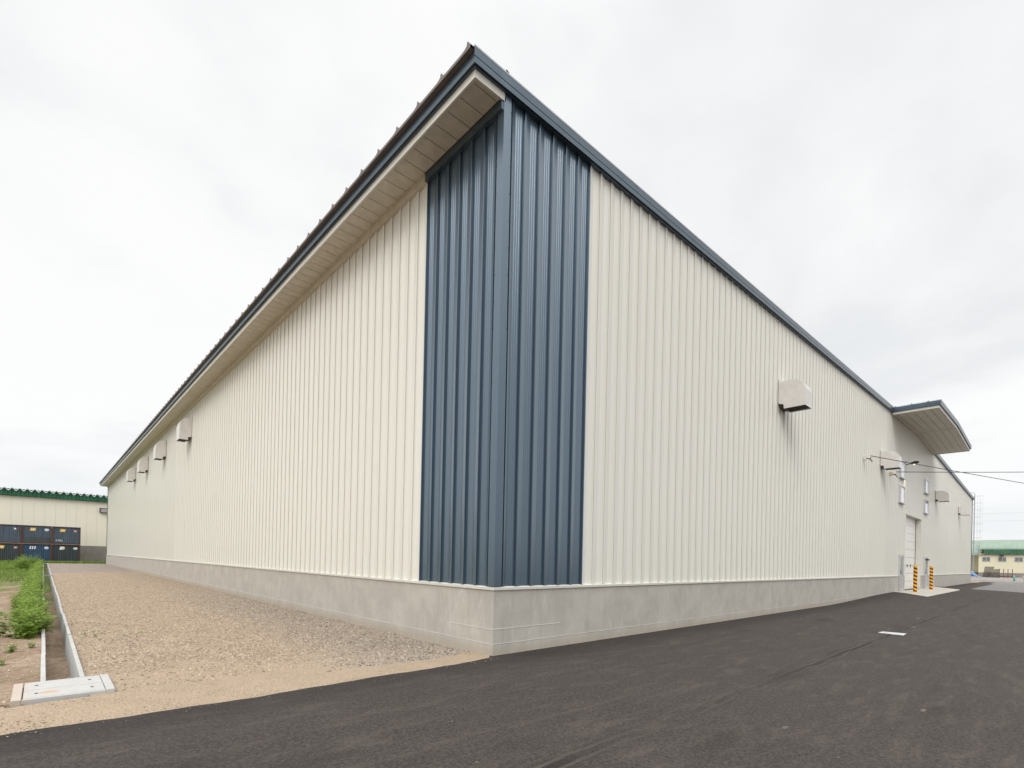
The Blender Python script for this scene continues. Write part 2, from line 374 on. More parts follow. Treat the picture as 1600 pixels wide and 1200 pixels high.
# yard in front of the far shed
M['yard'] = asphalt_mat('grey_yard', (.15, .14, .135), (.22, .205, .195), True)
mb = MB(); mb.quad((83, -90, -.006), (141.9, -90, -.006), (141.9, 90, -.006), (83, 90, -.006))
tag(mb.build('yard', M['yard']), kind='structure')
mb = MB()
mb.box(80.6, 81.0, -60, 60, -.04, .10)
tag(mb.build('kerb', M['slab']), kind='structure')
M['grass'] = paint('grass_blades', (.16, .24, .04), .8, 0, .5, 3)
def tufts(name, x0, x1, y0, y1, n, h, label, mats=None):
    v = []; f = []
    for i in range(n):
        x = random.uniform(x0, x1); y = random.uniform(y0, y1); a = random.uniform(0, 6.28); hh = h * random.uniform(.4, 1)
        dx, dy = math.cos(a) * hh * .16, math.sin(a) * hh * .16; lx, ly = random.uniform(-.4, .4) * hh, random.uniform(-.4, .4) * hh
        o = len(v); v += [(x - dx, y - dy, -.04), (x + dx, y + dy, -.04), (x + lx, y + ly, hh)]; f.append((o, o + 1, o + 2))
    m_ = MB(); m_.add(v, f); o = m_.build(name, mats or M['grass'], recalc=False)
    return tag(o, label, 'grass', kind='stuff')
tufts('roadside_grass', 81.2, 83.4, -16, 12, 9000, .16, 'strip of short grass behind the far kerb')
tufts('verge_grass', -14, 6, 68.4, 71.9, 16000, .28, 'bright grass between the far gravel and the stacked containers')

# concrete apron at the big door
mb = MB()
prof = [(0.0, .192), (-1.33, .062), (-1.37, .04), (-1.37, -.05), (0.0, -.05)]
mb.prism(prof, 0, 28.45, 41.9)
tag(mb.build('concrete_apron', M['slab'], bevel=.006), kind='structure')
# square steel cover in the road
mb = MB(); mb.add([(8.90, -3.14, .013), (9.22, -3.18, .013), (9.28, -3.60, .013), (8.84, -3.62, .013), (8.90, -3.14, -.01), (9.22, -3.18, -.01), (9.28, -3.60, -.01), (8.84, -3.62, -.01)],
               [(0, 1, 2, 3), (4, 5, 1, 0), (5, 6, 2, 1), (6, 7, 3, 2), (7, 4, 0, 3)])
t = mb.build('surface_marker', paint('pale_marker', (.5, .53, .52), .6, 0, .2, 12)); tag(t, 'small pale square plate set flush in the dark asphalt road', 'plate')

# ------------------------------------------------------------------ warehouse
WH = empty('warehouse', (0, 0, 0))
tag(WH, 'long cream ribbed steel warehouse with slate blue corner on concrete base', 'warehouse')
LW, GW, RX = 65.1, 65.1, 33.6
SL = .033
def rise(x): return SL * x if x <= RX else SL * RX - (x - RX) * SL * RX / (GW - RX)
PIT, T0 = .33, .14
D = .036; BASE = .034       # rib depth, recess of the sheet plane behind the plinth face
def rib_profile(t_end, cream=False, slot=.314):
    """(t, depth outward) along the wall, starting at T0"""
    pts = []
    k = 0; dd = .029 if cream else D
    while True:
        a = T0 + k * PIT
        if a >= t_end - .01: break
        far = a > 26
        if cream: dd = .029 - .018 * max(0, min(1, (a - 7) / 26))
        pr = [(0, dd), (.122, .002), (.126, 0)] if k else [(0, 0), (.034, 0), (.036, dd), (.122, .002), (.126, 0)]
        if not far: pr += [(.146, 0), (.149, .0035), (.157, .0035), (.160, 0), (.196, 0), (.199, .0035), (.207, .0035), (.210, 0), (.246, 0), (.249, .0035), (.257, .0035), (.26, 0)]
        if not cream: pr += [(.300, 0), (.3285, 0), (.3285, .0305), (.311, .0335), (.311, dd)]
        else:   # a folded joint: solid foot, then a narrow shadow gap under the lip
            g0 = dd * (.36 if a < 9 else .5)
            pr += [(.298, 0), (.300, g0), (slot, g0), (slot, dd * .88), (.302, dd * .92), (.302, dd)]
        pts += [(min(a + t, t_end), d) for t, d in pr if a + t <= t_end + .001]; k += 1
    pts.append((t_end, dd))
    return pts
def siding(mb, side, pts, topf, botf, mi=0):
    vs = []
    for t, d in pts:
        off = BASE - d
        for z in (botf(t), topf(t)): vs.append((off, t, z) if side == 'L' else (t, off, z))
    fs = [(2 * i, 2 * i + 2, 2 * i + 3, 2 * i + 1) for i in range(len(pts) - 1)]
    mb.add(vs, fs, mi)
ZP = 1.072
DX0, DX1, DZ = T0 + 94 * PIT, T0 + 109 * PIT, 4.6
full = rib_profile(LW); fullc = rib_profile(LW, True); fullr = rib_profile(GW, True, .327)
cut = lambda pts, a, b: [(t, d) for t, d in pts if a - 1e-4 <= t <= b + 1e-4]
B1 = T0 + 6 * PIT
mb = MB(); siding(mb, 'L', cut(full, T0, B1), lambda t: 8.60, lambda t: ZP); mb.build('blue_cladding', M['blue'], WH, recalc=False)
mb = MB(); siding(mb, 'R', cut(full, T0, B1), lambda t: 8.72 + rise(t), lambda t: ZP); mb.build('blue_cladding', M['blue'], WH, recalc=False)
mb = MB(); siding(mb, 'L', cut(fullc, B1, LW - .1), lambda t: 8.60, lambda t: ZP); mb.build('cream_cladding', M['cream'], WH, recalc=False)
mb = MB(); rp = cut(fullr, B1, GW - .1)
siding(mb, 'R', cut(rp, 0, DX0), lambda t: 8.72 + rise(t), lambda t: ZP)
mid = cut(rp, DX0 - .001, DX1 + .001)
siding(mb, 'R', mid, lambda t: 8.72 + rise(t), lambda t: DZ)
siding(mb, 'R', cut(rp, DX1 - .001, GW), lambda t: 8.72 + rise(t), lambda t: ZP)
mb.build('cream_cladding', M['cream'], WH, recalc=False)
# solid core behind the sheets so nothing is paper thin
mb = MB()
mb.box(.08, DX0 - .02, .08, LW - .02, 0, 8.55); mb.box(DX0 - .02, DX1 + .02, .5, LW - .02, 0, 8.55); mb.box(DX0 - .02, DX1 + .02, .08, .5, DZ + .02, 8.55); mb.box(DX1 + .02, GW - .06, .08, LW - .02, 0, 8.55)
mb.build('wall_core', M['cream_trim'], WH)
# corner posts: an upper piece lapped over a lower one
def angle_post(mb, x, y, sx, sy, wd, z0, z1, proud):
    a, b = x - sx * proud, y - sy * proud
    mb.prism([(a, b), (x + sx * wd, b), (x + sx * wd, b + sy * .04), (a + sx * .04, b + sy * .04), (a + sx * .04, y + sy * wd), (a, y + sy * wd)], 2, z0, z1)
mb = MB(); angle_post(mb, 0, 0, 1, 1, .142, ZP, 5.06, .0125); mb.build('corner_post', M['blue'], WH, bevel=.003)
mb = MB(); angle_post(mb, 0, 0, 1, 1, .142, 5.03, 8.78, .0100); mb.build('corner_post', M['blue'], WH, bevel=.003)
z = 1.3; riv = None
while z < 8.6:
    for (p, ry) in (((.131, -.0105, z), 0), ((-.0105, .131, z), -math.pi / 2)):
        if riv is None:
            mb = MB(); mb.tube([(0, 0, 0), (0, -.006, 0)], .005, 6); riv = mb.build('rivet', M['black'], WH); o = riv
        else: o = riv.copy(); COL.objects.link(o); o.parent = WH
        o.location = p; o.rotation_euler = (0, 0, ry)
    z += .42
mb = MB(); angle_post(mb, 0, LW, 1, -1, .12, ZP, 8.55, .006); mb.build('corner_post', M['blue_trim'], WH)
mb = MB(); angle_post(mb, GW, 0, -1, 1, .12, ZP, 8.72, .006); mb.build('corner_post', M['blue_trim'], WH)
# plinth with grooves: three stacked courses separated by 6 mm recessed grooves
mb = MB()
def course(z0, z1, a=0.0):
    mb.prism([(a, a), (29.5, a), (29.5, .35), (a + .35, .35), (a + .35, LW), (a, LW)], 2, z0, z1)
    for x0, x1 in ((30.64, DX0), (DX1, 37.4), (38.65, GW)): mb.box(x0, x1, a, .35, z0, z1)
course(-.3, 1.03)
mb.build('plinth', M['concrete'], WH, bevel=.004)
# short extra groove and cold joint near the corner (raised pale mortar lines)
mb = MB(); mb.box(-.004, 0, -.004, 1.12, .405, .418); mb.box(0, 1.55, -.004, 0, .405, .418)
mb.box(-.003, 0, 1.12, 1.13, .19, 1.0)
mb.box(-.0035, 0, -.0035, LW, .176, .187); mb.box(0, 29.5, -.0035, 0, .176, .187)
mb.build('mortar_line', paint('mortar', (.56, .53, .49), .85, 0, .08, 3), WH)
# sill flashing
mb = MB()
sp = [(.018, 1.018), (.02, 1.058), (-.05, 1.078), (-.05, 1.03), (0.0, 1.026)]  # (out, z)
for kind in ('L', 'R'):
    segs = [(None, LW)] if kind == 'L' else [(None, 29.5), (30.64, DX0), (DX1, 37.4), (38.65, GW)]
    for a, b in segs:
        vs = []
        for o, z in sp:
            s0 = -o if a is None else a
            vs.append((-o, s0, z) if kind == 'L' else (s0, -o, z))
        for o, z in sp: vs.append((-o, b, z) if kind == 'L' else (b, -o, z))
        n = len(sp); mb.add(vs, [(i, (i + 1) % n, (i + 1) % n + n, i + n) for i in range(n)] + [tuple(range(n)), tuple(range(n, 2 * n))])
mb.build('sill_flashing', M['cream_trim'], WH)

# roof edge swept round eave, gable and canopy
CX0, CX1, CY = 27.1, 40.3, -1.88
OV = .588
PATH = [(-OV, LW + .5), (-OV, -.014), (CX0, -.014), (CX0, CY), (RX, CY), (CX1, CY), (CX1, -.014), (GW + .3, -.014), (GW + .3, LW)]
def offset_path(path, o):
    res = []
    for i, p in enumerate(path):
        p = Vector(p)
        d1 = (p - Vector(path[i - 1])).normalized() if i else None
        d2 = (Vector(path[i + 1]) - p).normalized() if i < len(path) - 1 else None
        nrm = lambda d: Vector((d.y, -d.x))
        n1 = nrm(d1) if d1 else nrm(d2); n2 = nrm(d2) if d2 else n1
        n1 = -n1 if False else n1
        m_ = (n1 + n2) / (1 + n1.dot(n2)) if (1 + n1.dot(n2)) > 1e-3 else n1
        res.append(p - m_ * -1 * o * -1 if False else p + m_ * o)
    return res
# direction: going down the left eave (towards -y), outward is -x : nrm(d)=(d.y,-d.x)=(-1,0) ok
def zx(x): return rise(max(0, min(GW, x))) + (SL * x if x < 0 else 0)
def sweep(mb, prof, path=PATH, base=8.54, mi=0):
    rows = [[(q.x, q.y, base + z + zx(path[i][0])) for i, q in enumerate(offset_path(path, o))] for o, z in prof]
    n = len(path); vs = [v for r_ in rows for v in r_]
    mb.add(vs, [(j * n + i, j * n + i + 1, (j + 1) * n + i + 1, (j + 1) * n + i) for j in range(len(prof) - 1) for i in range(n - 1)], mi)
FP = [(-.05, .125), (.035, .118), (.035, .130), (.0, .134), (.0, .140), (.066, .132), (.068, .215), (.061, .219), (.061, .225), (.068, .230), (.070, .345), (-.1, .35)]
# add the ridge vertex on the gable stretch right of the canopy is not needed: the canopy spans the ridge
mb = MB(); sweep(mb, FP); mb.build('fascia', M['blue_trim'], WH, recalc=False)
# cream band below the fascia: left eave, its return at the corner, and round the canopy
CB = [(-.03, 0), (0, 0), (0, .123), (-.03, .123)]
mb = MB(); sweep(mb, CB, PATH[:2] + [(-.004, -.014)])
sweep(mb, CB, PATH[2:7]); mb.build('cream_band', M['cream_trim'], WH, recalc=False)
mb = MB(); sweep(mb, [(.072, .351), (.076, .372), (.03, .380)], [(-OV, .02)] + PATH[1:]); mb.build('verge_cap', M['white_cap'], WH, recalc=False)
# soffits with grooves
mb = MB()
y = .02; zf_ = 8.56
mb.box(-OV + .02, .02, -.010, LW + .4, zf_ + .02, zf_ + .04)
yy = [-.01] + [.10 + .333 * k for k in range(0, 196)] + [LW + .4]
for a, b in zip(yy[:-1], yy[1:]): mb.box(-OV + .07, -.07, a + .007, b - .007, zf_ - .004, zf_ + .0195)
mb.box(-OV + .002, -OV + .07, -.012, LW + .4, zf_ - .012, zf_ + .0195); mb.box(-.07, .02, 2.12, LW, zf_ - .012, zf_ + .0195)
mb.build('soffit', M['soffit'], WH)
mb = MB(); mb.box(-.055, .03, 2.125, LW + .1, 8.43, zf_ - .0125); mb.build('eave_trim', M['soffit'], WH)
mb = MB(); mb.box(-.055, .03, .0, 2.122, 8.41, zf_ - .0125); mb.box(-.07, .02, -.01, 2.118, zf_ - .012, zf_ + .0195); mb.build('eave_trim', M['blue_trim'], WH)
mb = MB()   # canopy soffit: panels run along x, two slopes
def slab_x(x0, x1, y0, y1, zlo, zhi):
    a, b = 8.53 + rise(x0), 8.53 + rise(x1)
    mb.add([(x0, y0, a + zlo), (x1, y0, b + zlo), (x1, y1, b + zlo), (x0, y1, a + zlo), (x0, y0, a + zhi), (x1, y0, b + zhi), (x1, y1, b + zhi), (x0, y1, a + zhi)],
           [(3, 2, 1, 0), (4, 5, 6, 7), (0, 1, 5, 4), (1, 2, 6, 5), (2, 3, 7, 6), (3, 0, 4, 7)])
for (x0, x1) in ((CX0 + .03, RX - .06), (RX + .06, CX1 - .03)):
    slab_x(x0, x1, CY + .03, .03, .05, .07)
    y = CY + .03
    k = 0
    while y < 0:
        y1 = min(y + .333, .03)
        slab_x(x0, x1, y + .012, y1 - .012, .03, .0495); y = y1
slab_x(RX - .035, RX, CY + .03, .03, .02, .06); slab_x(RX, RX + .035, CY + .03, .03, .02, .06)
mb.build('canopy_soffit', M['soffit'], WH)
# roof sheets with standing ribs running up the slope
mb = MB()
RP = [(-.11, 0), (-.045, .018), (-.012, .075), (.010, .080), (.018, .03), (.07, .008), (.12, 0)]
def roof_piece(y0, y1, x0, x1, phase):
    pts = [(y0, 0)]
    k = math.floor((y0 - phase) / .665)
    while phase + k * .665 < y1:
        c = phase + k * .665
        for dy, z in RP:
            if y0 < c + dy < y1: pts.append((c + dy, z))
        k += 1
    pts.append((y1, 0))
    xs_ = [x for x in (x0, RX, x1) if x0 <= x <= x1]
    vs = [(x, y, 8.888 + .0 + zx(x) + z) for x in xs_ for y, z in pts]; n = len(pts)
    mb.add(vs, [(i * n + j, i * n + j + 1, (i + 1) * n + j + 1, (i + 1) * n + j) for i in range(len(xs_) - 1) for j in range(n - 1)])
    # thick closed edge at the drip
    for x in (x0,):
        vs = [(x, y, 8.888 + zx(x) + z) for y, z in pts] + [(x, y, 8.842 + zx(x)) for y, z in pts] + [(x + .1, y, 8.840 + zx(x)) for y, z in pts]
        mb.add(vs, [(j, j + 1, n + j + 1, n + j) for j in range(n - 1)] + [(n + j, n + j + 1, 2 * n + j + 1, 2 * n + j) for j in range(n - 1)])
roof_piece(-.07, LW + .5, -OV - .14, GW + .3, .0)
mb.build('roof_sheet', M['roof_edge'], WH, recalc=False)
mb = MB(); roof_piece(CY - .05, -.005, CX0 - .03, CX1 + .03, -.12); mb.build('canopy_roof', M['roof_edge'], WH, recalc=False)
mb = MB(); mb.tube([(-.02, -.06, 8.90), (-.02, -.06, 8.97), (.05, -.03, 8.99)], .010, 6); mb.build('snow_clip', M['black'], WH)

# ---- vent hoods
def vent(parent, base, ax, wdt, dep, z0, z1, sign):
    """base: distance along wall of near side. ax 'L' wall x=0 or 'R' wall y=0"""
    e = empty('vent_hood', (0, 0, 0), parent=parent)
    def P(t, o, z): return (-o, t, z) if ax == 'L' else (t, -o, z)
    # side profile (out, z), quarter-round crown
    r = min(dep * .55, (z1 - z0) * .42); rx_, rz_ = dep * .74, (z1 - z0) * .46; pr = [(.0, z1 - .03), (dep - rx_, z1)]
    for k in range(1, 9):
        a = math.pi / 2 * k / 8; pr.append((dep - rx_ + rx_ * math.sin(a), z1 - rz_ + rz_ * math.cos(a)))
    pr += [(dep, z0), (.13, z0), (.125, z0 + .10), (.10, z0 + .15), (0, z0 + .16)]
    n = len(pr); m_ = MB()
    for t in (base, base + wdt): m_.add([P(t, o, z) for o, z in pr], [tuple(range(n))])
    top = pr[:11] + []
    vs = [P(base, o, z) for o, z in pr] + [P(base + wdt, o, z) for o, z in pr]
    idx = list(range(0, 10)) + [10]
    fs = []
    for i in range(n - 1):
        if i == 10: continue            # the open underside
        fs.append((i, i + 1, n + i + 1, n + i))
    m_.add(vs, fs)
    h = m_.build('hood_shell', M['vent'], e)
    m_ = MB(); lip = .02
    m_.add([P(base + lip, .15, z0 + .03), P(base + wdt - lip, .15, z0 + .03), P(base + wdt - lip, dep - lip, z0 + .03), P(base + lip, dep - lip, z0 + .03)], [(0, 1, 2, 3)])
    m_.build('hood_opening', M['dark'], e)
    m_ = MB()
    def bx(t0, t1, o0, o1, a, b):
        p, q = P(t0, o0, a), P(t1, o1, b); m_.box(min(p[0], q[0]), max(p[0], q[0]), min(p[1], q[1]), max(p[1], q[1]), a, b)
    bx(base - .08, base + wdt + .08, -.004, .018, z0 + .165, z1 + .06)
    m_.build('backplate', M['cream_trim'], e)
    m_ = MB(); bx(base - .06, base + wdt + .04, .0, .11, z0 + .06, z0 + .075); bx(base + .06, base + wdt - .06, .0, .09, z0 + .078, z0 + .16); m_.build('drip_tray', M['brownmetal'], e)
    return e
for Y0 in (22.3, 29.2, 36.0, 42.2): vent(WH, Y0, 'L', .73, .48, 6.85, 7.90, 1)
for X0 in (11.5, 24.85, 41.55, 54.25): vent(WH, X0, 'R', .58, .73, 6.31 if X0 < 40 else 6.27, 7.17 if X0 < 40 else 7.04, 1)

# ---- big sectional door in a shallow recess
e = empty('sectional_door', (0, 0, 0), parent=WH)
mb = MB(); nz = 9; z0 = .19; dh = (DZ - z0) / nz
for i in range(nz):
    mb.box(DX0 + .03, DX1 - .03, .285, .33, z0 + i * dh + .008, z0 + (i + 1) * dh - .008)
    for k in (1, 2): mb.box(DX0 + .03, DX1 - .03, .281, .285, z0 + i * dh + dh * k / 3 - .004, z0 + i * dh + dh * k / 3 + .004)
mb.build('door_panels', M['white_door'], e, bevel=.003)
mb = MB(); mb.box(DX0, DX1, .335, .36, z0, DZ); mb.build('seal', M['brownmetal'], e)
for xx in (32.6, 33.6, 34.6):
    mb = MB(); mb.tube([(xx, .281, 1.63), (xx, .262, 1.63)], .09, 14); mb.build('handle', M['brownmetal'], e)
mb = MB()
mb.box(DX0 - .045, DX0 + .03, -.012, .34, .19, DZ); mb.box(DX1 - .03, DX1 + .045, -.012, .34, .19, DZ); mb.box(DX0 - .045, DX1 + .045, -.012, .34, DZ, DZ + .07)
mb.build('door_surround', M['cream_trim'], e, bevel=.003)
mb = MB(); mb.box(DX1 - .05, DX1 - .032, .262, .284, .19, DZ - .01); mb.build('guide_rail', M['brownmetal'], e)

def man_door(x0, x1, z0, z1):
    e = empty('personnel_door', (0, 0, 0), parent=WH)
    m_ = MB(); f = .05
    for b in ((x0, x0 + f, z0, z1), (x1 - f, x1, z0, z1), (x0 + f, x1 - f, z1 - .13, z1), (x0 + f, x1 - f, z0, z0 + .03)): m_.box(b[0], b[1], -.05, .06, b[2], b[3])
    m_.build('door_frame', M['alu'], e, bevel=.003)
    m_ = MB(); m_.box(x0 + f, x1 - f, -.005, .03, z0 + .03, z0 + .95); m_.box(x0 + f, x0 + f + .09, -.005, .03, z0 + .95, z1 - .13); m_.box(x1 - f - .09, x1 - f, -.005, .03, z0 + .95, z1 - .13); m_.box(x0 + f + .09, x1 - f - .09, -.005, .03, z1 - .24, z1 - .13)
    m_.build('door_leaf', M['alu'], e)
    m_ = MB(); m_.box(x0 + f + .09, x1 - f - .09, .0, .02, z0 + .95, z1 - .24); m_.build('door_glass', M['dark_glass'], e)
    m_ = MB(); m_.tube([(x1 - .13, -.005, z0 + .98), (x1 - .13, -.06, z0 + .98), (x1 - .28, -.065, z0 + .98)], .014, 6); m_.box(x1 - .16, x1 - .10, -.012, -.006, z0 + .88, z0 + 1.08); m_.build('handle', M['galv'], e)
    return e
man_door(29.55, 30.6, .20, 2.24); man_door(37.45, 38.6, .20, 2.28)
m_ = MB(); m_.box(37.7, 38.3, -.16, -.052, 2.02, 2.13); m_.build('door_closer', M['brownmetal'], WH)

def window(x0, x1, z0, z1, tilt=False):
    e = empty('window', (0, 0, 0), parent=WH); m_ = MB(); f = .05
    for b in ((x0, x0 + f, z0, z1), (x1 - f, x1, z0, z1), (x0 + f, x1 - f, z1 - f, z1), (x0 + f, x1 - f, z0, z0 + f)): m_.box(b[0], b[1], -.06, .05, b[2], b[3])
    m_.build('window_frame', M['alu'], e, bevel=.003)
    m_ = MB(); m_.box(x0 + f, x1 - f, -.018, .0, z0 + f, z1 - f); m_.build('pane', M['frosted'], e)
    m_ = MB(); m_.prism([(-.10, z0 - .03), (-.062, z0 - .002), (.02, z0 - .002), (.02, z0 - .03)], 0, x0 - .03, x1 + .03); m_.build('window_sill', M['galv'], e)
    if tilt:
        m_ = MB(); m_.box(x0 + f, x1 - f, -.03, -.019, z1 - .24, z1 - f); m_.build('open_vent', M['dark_glass'], e)
window(29.35, 30.5, 5.1, 6.05); window(29.35, 30.5, 6.48, 7.43)
window(37.05, 38.3, 5.12, 6.02, True); window(37.05, 38.3, 6.44, 7.34)

# wall lamp on an arm with a glowing lens (it is lit in the photo)
e = empty('wall_lamp', (0, 0, 0), parent=WH)
mb = MB(); mb.tube([(30.7, -.012, 6.9), (30.7, -.012, 7.55)], .028, 8); mb.tube([(30.7, -.02, 7.34), (30.7, -.12, 7.36), (30.7, -.26, 7.40)], .022, 8); mb.box(30.63, 30.77, -.03, -.0, 7.25, 7.42)
mb.build('lamp_arm', M['brownmetal'], e)
mb = MB(); mb.tube([(30.7, -.22, 7.39), (30.7, -.30, 7.405), (30.7, -.42, 7.425), (30.7, -.55, 7.43), (30.7, -.62, 7.42)], [.03, .07, .09, .08, .03], 12); mb.build('lamp_head', M['black'], e, smooth=True)
ml, nt_, b_ = mat('lamp_lens'); b_.inputs['Base Color'].default_value = (.9, .8, .6, 1); b_.inputs['Emission Color'].default_value = (1, .82, .5, 1); b_.inputs['Emission Strength'].default_value = 3
mb = MB(); mb.box(30.65, 30.75, -.52, -.36, 7.325, 7.334); mb.build('lamp_lens', ml, e)
ld = bpy.data.lights.new('lamp_light', 'SPOT'); ld.energy = 90; ld.spot_size = math.radians(50); ld.spot_blend = .8; ld.color = (1, .78, .45); ld.shadow_soft_size = .05
lo = bpy.data.objects.new('lamp_light', ld); COL.objects.link(lo); lo.location = (30.7, -.44, 7.30); lo.parent = e
lo.rotation_euler = Vector((0.02, .32, -1)).to_track_quat('-Z', 'Y').to_euler()

# cable anchors on the wall
def anchor(x, z, c):
    e = empty('cable_bracket', (0, 0, 0), parent=WH); m_ = MB(); m_.box(x - .09, x + .06, -.10, .0, z - .1, z + .09); m_.build('mount_block', c, e, bevel=.01)
    m_ = MB(); m_.tube([(x - .02, -.10, z - .02), (x + .02, -.20, z - .05), (x + .05, -.28, z - .13), (x + .06, -.30, z - .2)], .022, 8); m_.tube([(x + .02, -.2, z - .05), (x + .04, -.27, z - .0)], .02, 8); m_.build('insulator', M['brownmetal'], e)
anchor(21.65, 6.35, M['cream_trim']); anchor(26.9, 6.33, M['tan'])

# caged ladder at the far corner
e = empty('caged_ladder', (0, 0, 0), parent=WH); m_ = MB()
for lx in (65.02, 65.42):
    m_.tube([(lx, -.13, 1.3), (lx, -.13, 9.25), (lx, -.08, 9.38), (lx, .05, 9.45), (lx, .18, 9.40), (lx, .24, 9.2), (lx, .24, 9.0)], .022, 6)
m_.build('ladder_rails', M['galv'], e)
z = 1.6
while z < 9.2:
    m_ = MB(); m_.tube([(65.02, -.13, z), (65.42, -.13, z)], .012, 5); z += .3; m_.build('rung', M['galv'], e)
m_ = MB(); z = 3.3
while z < 9.2:
    m_.tube([(65.22 - .36 * math.cos(a), -.13 - .62 * math.sin(a), z) for a in [math.pi * k / 8 for k in range(9)]], .010, 4); z += .72
for k in (1, 2, 4, 6, 7):
    a = math.pi * k / 8; m_.tube([(65.22 - .36 * math.cos(a), -.13 - .62 * math.sin(a), 3.3), (65.22 - .36 * math.cos(a), -.13 - .62 * math.sin(a), 9.1)], .006, 4)
m_.build('safety_cage', paint('pale_galvanised', (.62, .64, .66), .5, .2, .05, 5), e)
for z in (2.2, 4.2, 6.2, 8.2):
    m_ = MB(); m_.box(65.005, 65.035, -.13, .03, z - .02, z + .02); m_.build('wall_stay', M['galv'], e)

# cables to a utility pole outside the frame
def pix(u, v, depth):
    X = u - 800; Y = v - 874.0115; c, s = math.cos(ROLL), math.sin(ROLL); x = X * c + Y * s; y = -X * s + Y * c
    return Vector((-5.0899, -5.8713, 1.5)) + (F * 788.42 + R * x - U * y) * (depth / 788.42)
POLE = Vector((29.9, -26.0, 0)); 
pd = pix(1750, 735, 35.0); POLE = Vector((pd.x, pd.y, 0)); zc2 = pd.z; zc1 = pix(1750, 780, 35.0).z
def cable(name, a, b, sag, r, label):
    a, b = Vector(a), Vector(b); pts = [a.lerp(b, t / 24) - Vector((0, 0, sag * 4 * (t / 24) * (1 - t / 24))) for t in range(25)]
    m_ = MB(); m_.tube(pts, r, 6); o = m_.build(name, M['black'], smooth=True); tag(o, label, 'cable', 'cables strung to the warehouse wall')
cable('cable', (21.7, -.24, 6.43), (POLE.x, POLE.y, zc1), .04, .016, 'upper dark cable sloping down to the right from the bracket left of the vent')
cable('cable', (26.96, -.26, 6.42), (POLE.x, POLE.y, zc2), .06, .020, 'level dark cable from the tan bracket below the vent, running right')
m_ = MB(); m_.tube([(POLE.x, POLE.y, 0), (POLE.x, POLE.y, 10)], [.17, .11], 14); o = m_.build('utility_pole', M['precast'], smooth=True); tag(o, 'round concrete utility pole carrying the two wall cables', 'pole')

# ------------------------------------------------------------------ bollards
mo = paint('orange_paint', (.86, .37, .008), .45, 0, .08, 8); mk = paint('black_band', (.02, .018, .015), .5, 0, .1, 8)
def bollard():
    e = empty('bollard', (0, 0, 0)); H, r, n, nz = 1.46, .088, 24, 120
    vs = [(r * math.cos(2 * math.pi * i / n), r * math.sin(2 * math.pi * i / n), .02 + H * j / nz) for j in range(nz + 1) for i in range(n)]
    m_ = MB()
    for j in range(nz):
        for i in range(n):
            ph = (j / nz * H / .21 + i / n * 1.0) % 1
            m_.f.append((j * n + i, j * n + (i + 1) % n, (j + 1) * n + (i + 1) % n, (j + 1) * n + i)); m_.m.append(0 if ph < .52 or j > nz - 6 else 1)
    m_.v = vs
    m_.build('post', [mo, mk], e, smooth=True, recalc=False)
    m_ = MB(); m_.tube([(0, 0, 1.48), (0, 0, 1.50), (0, 0, 1.515)], [.088, .08, .04], 20); m_.build('cap', mo, e, smooth=True)
    m_ = MB(); m_.tube([(0, 0, .0), (0, 0, .022), (0, 0, .035)], [.155, .15, .10], 20); m_.build('base_flange', mo, e)
    return e
b0 = bollard(); b0.location = (30.95, -.52, .137); tag(b0, 'orange and black striped bollard standing left, nearer the camera, before the white door', 'bollard', 'striped bollards at the door')
b1 = copy_tree(b0); b1.location = (36.5, -.5, .137); tag(b1, 'orange and black striped bollard beside the right-hand personnel door', 'bollard', 'striped bollards at the door')

# ------------------------------------------------------------------ drain
DR = empty('drain_channel', (-4.9, 1.0, 0)); tag(DR, 'open precast concrete drain channel running between the weeds and the gravel', 'drain')
def local(mb, o=(-4.9, 1.0, 0)): mb.v = [(x - o[0], y - o[1], z - o[2]) for x, y, z in mb.v]; return mb
for k in range(33):
    y0 = 1.84 + k * 2.0 if k else 1.815; y1 = 1.84 + (k + 1) * 2.0 - .012; jx = random.uniform(-.008, .008) if k else 0; jz = random.uniform(-.006, .01)
    mb = MB()
    mb.prism([(-5.09 + jx, -.55), (-5.09 + jx, .012 + jz), (-5.045 + jx, .012 + jz), (-5.03 + jx, -.45), (-4.775 + jx, -.45), (-4.755 + jx, .022 + jz), (-4.71 + jx, .022 + jz), (-4.71 + jx, -.55)], 1, y0, y1)
    local(mb).build('channel_segment', M['precast'], DR, bevel=.003)
mb = MB(); grid(mb, -5.04, -4.765, 1.82, 67.8, 4, 220, lambda x, y: -.375 + .03 * math.sin(y * 2.3) * math.sin(y * .71 + x * 4) + .02 * math.sin(y * 7 + x * 20) + .05 * abs(x + 4.9)); local(mb).build('silt', M['soil'], DR, smooth=True)
mb = MB(); mb.box(-5.09, -4.71, 67.83, 68.0, -.55, .0); local(mb).build('end_wall', M['precast'], DR)
mb = MB(); mb.box(-5.09, -4.62, 31.7, 31.82, .05, .085); mb.box(-4.80, -4.77, 31.72, 31.80, -.3, .05); mb.box(-5.02, -4.99, 31.72, 31.80, -.3, .05)
o = mb.build('drain_gate', M['galv']); tag(o, 'small metal bar frame across the drain channel halfway along', 'frame')
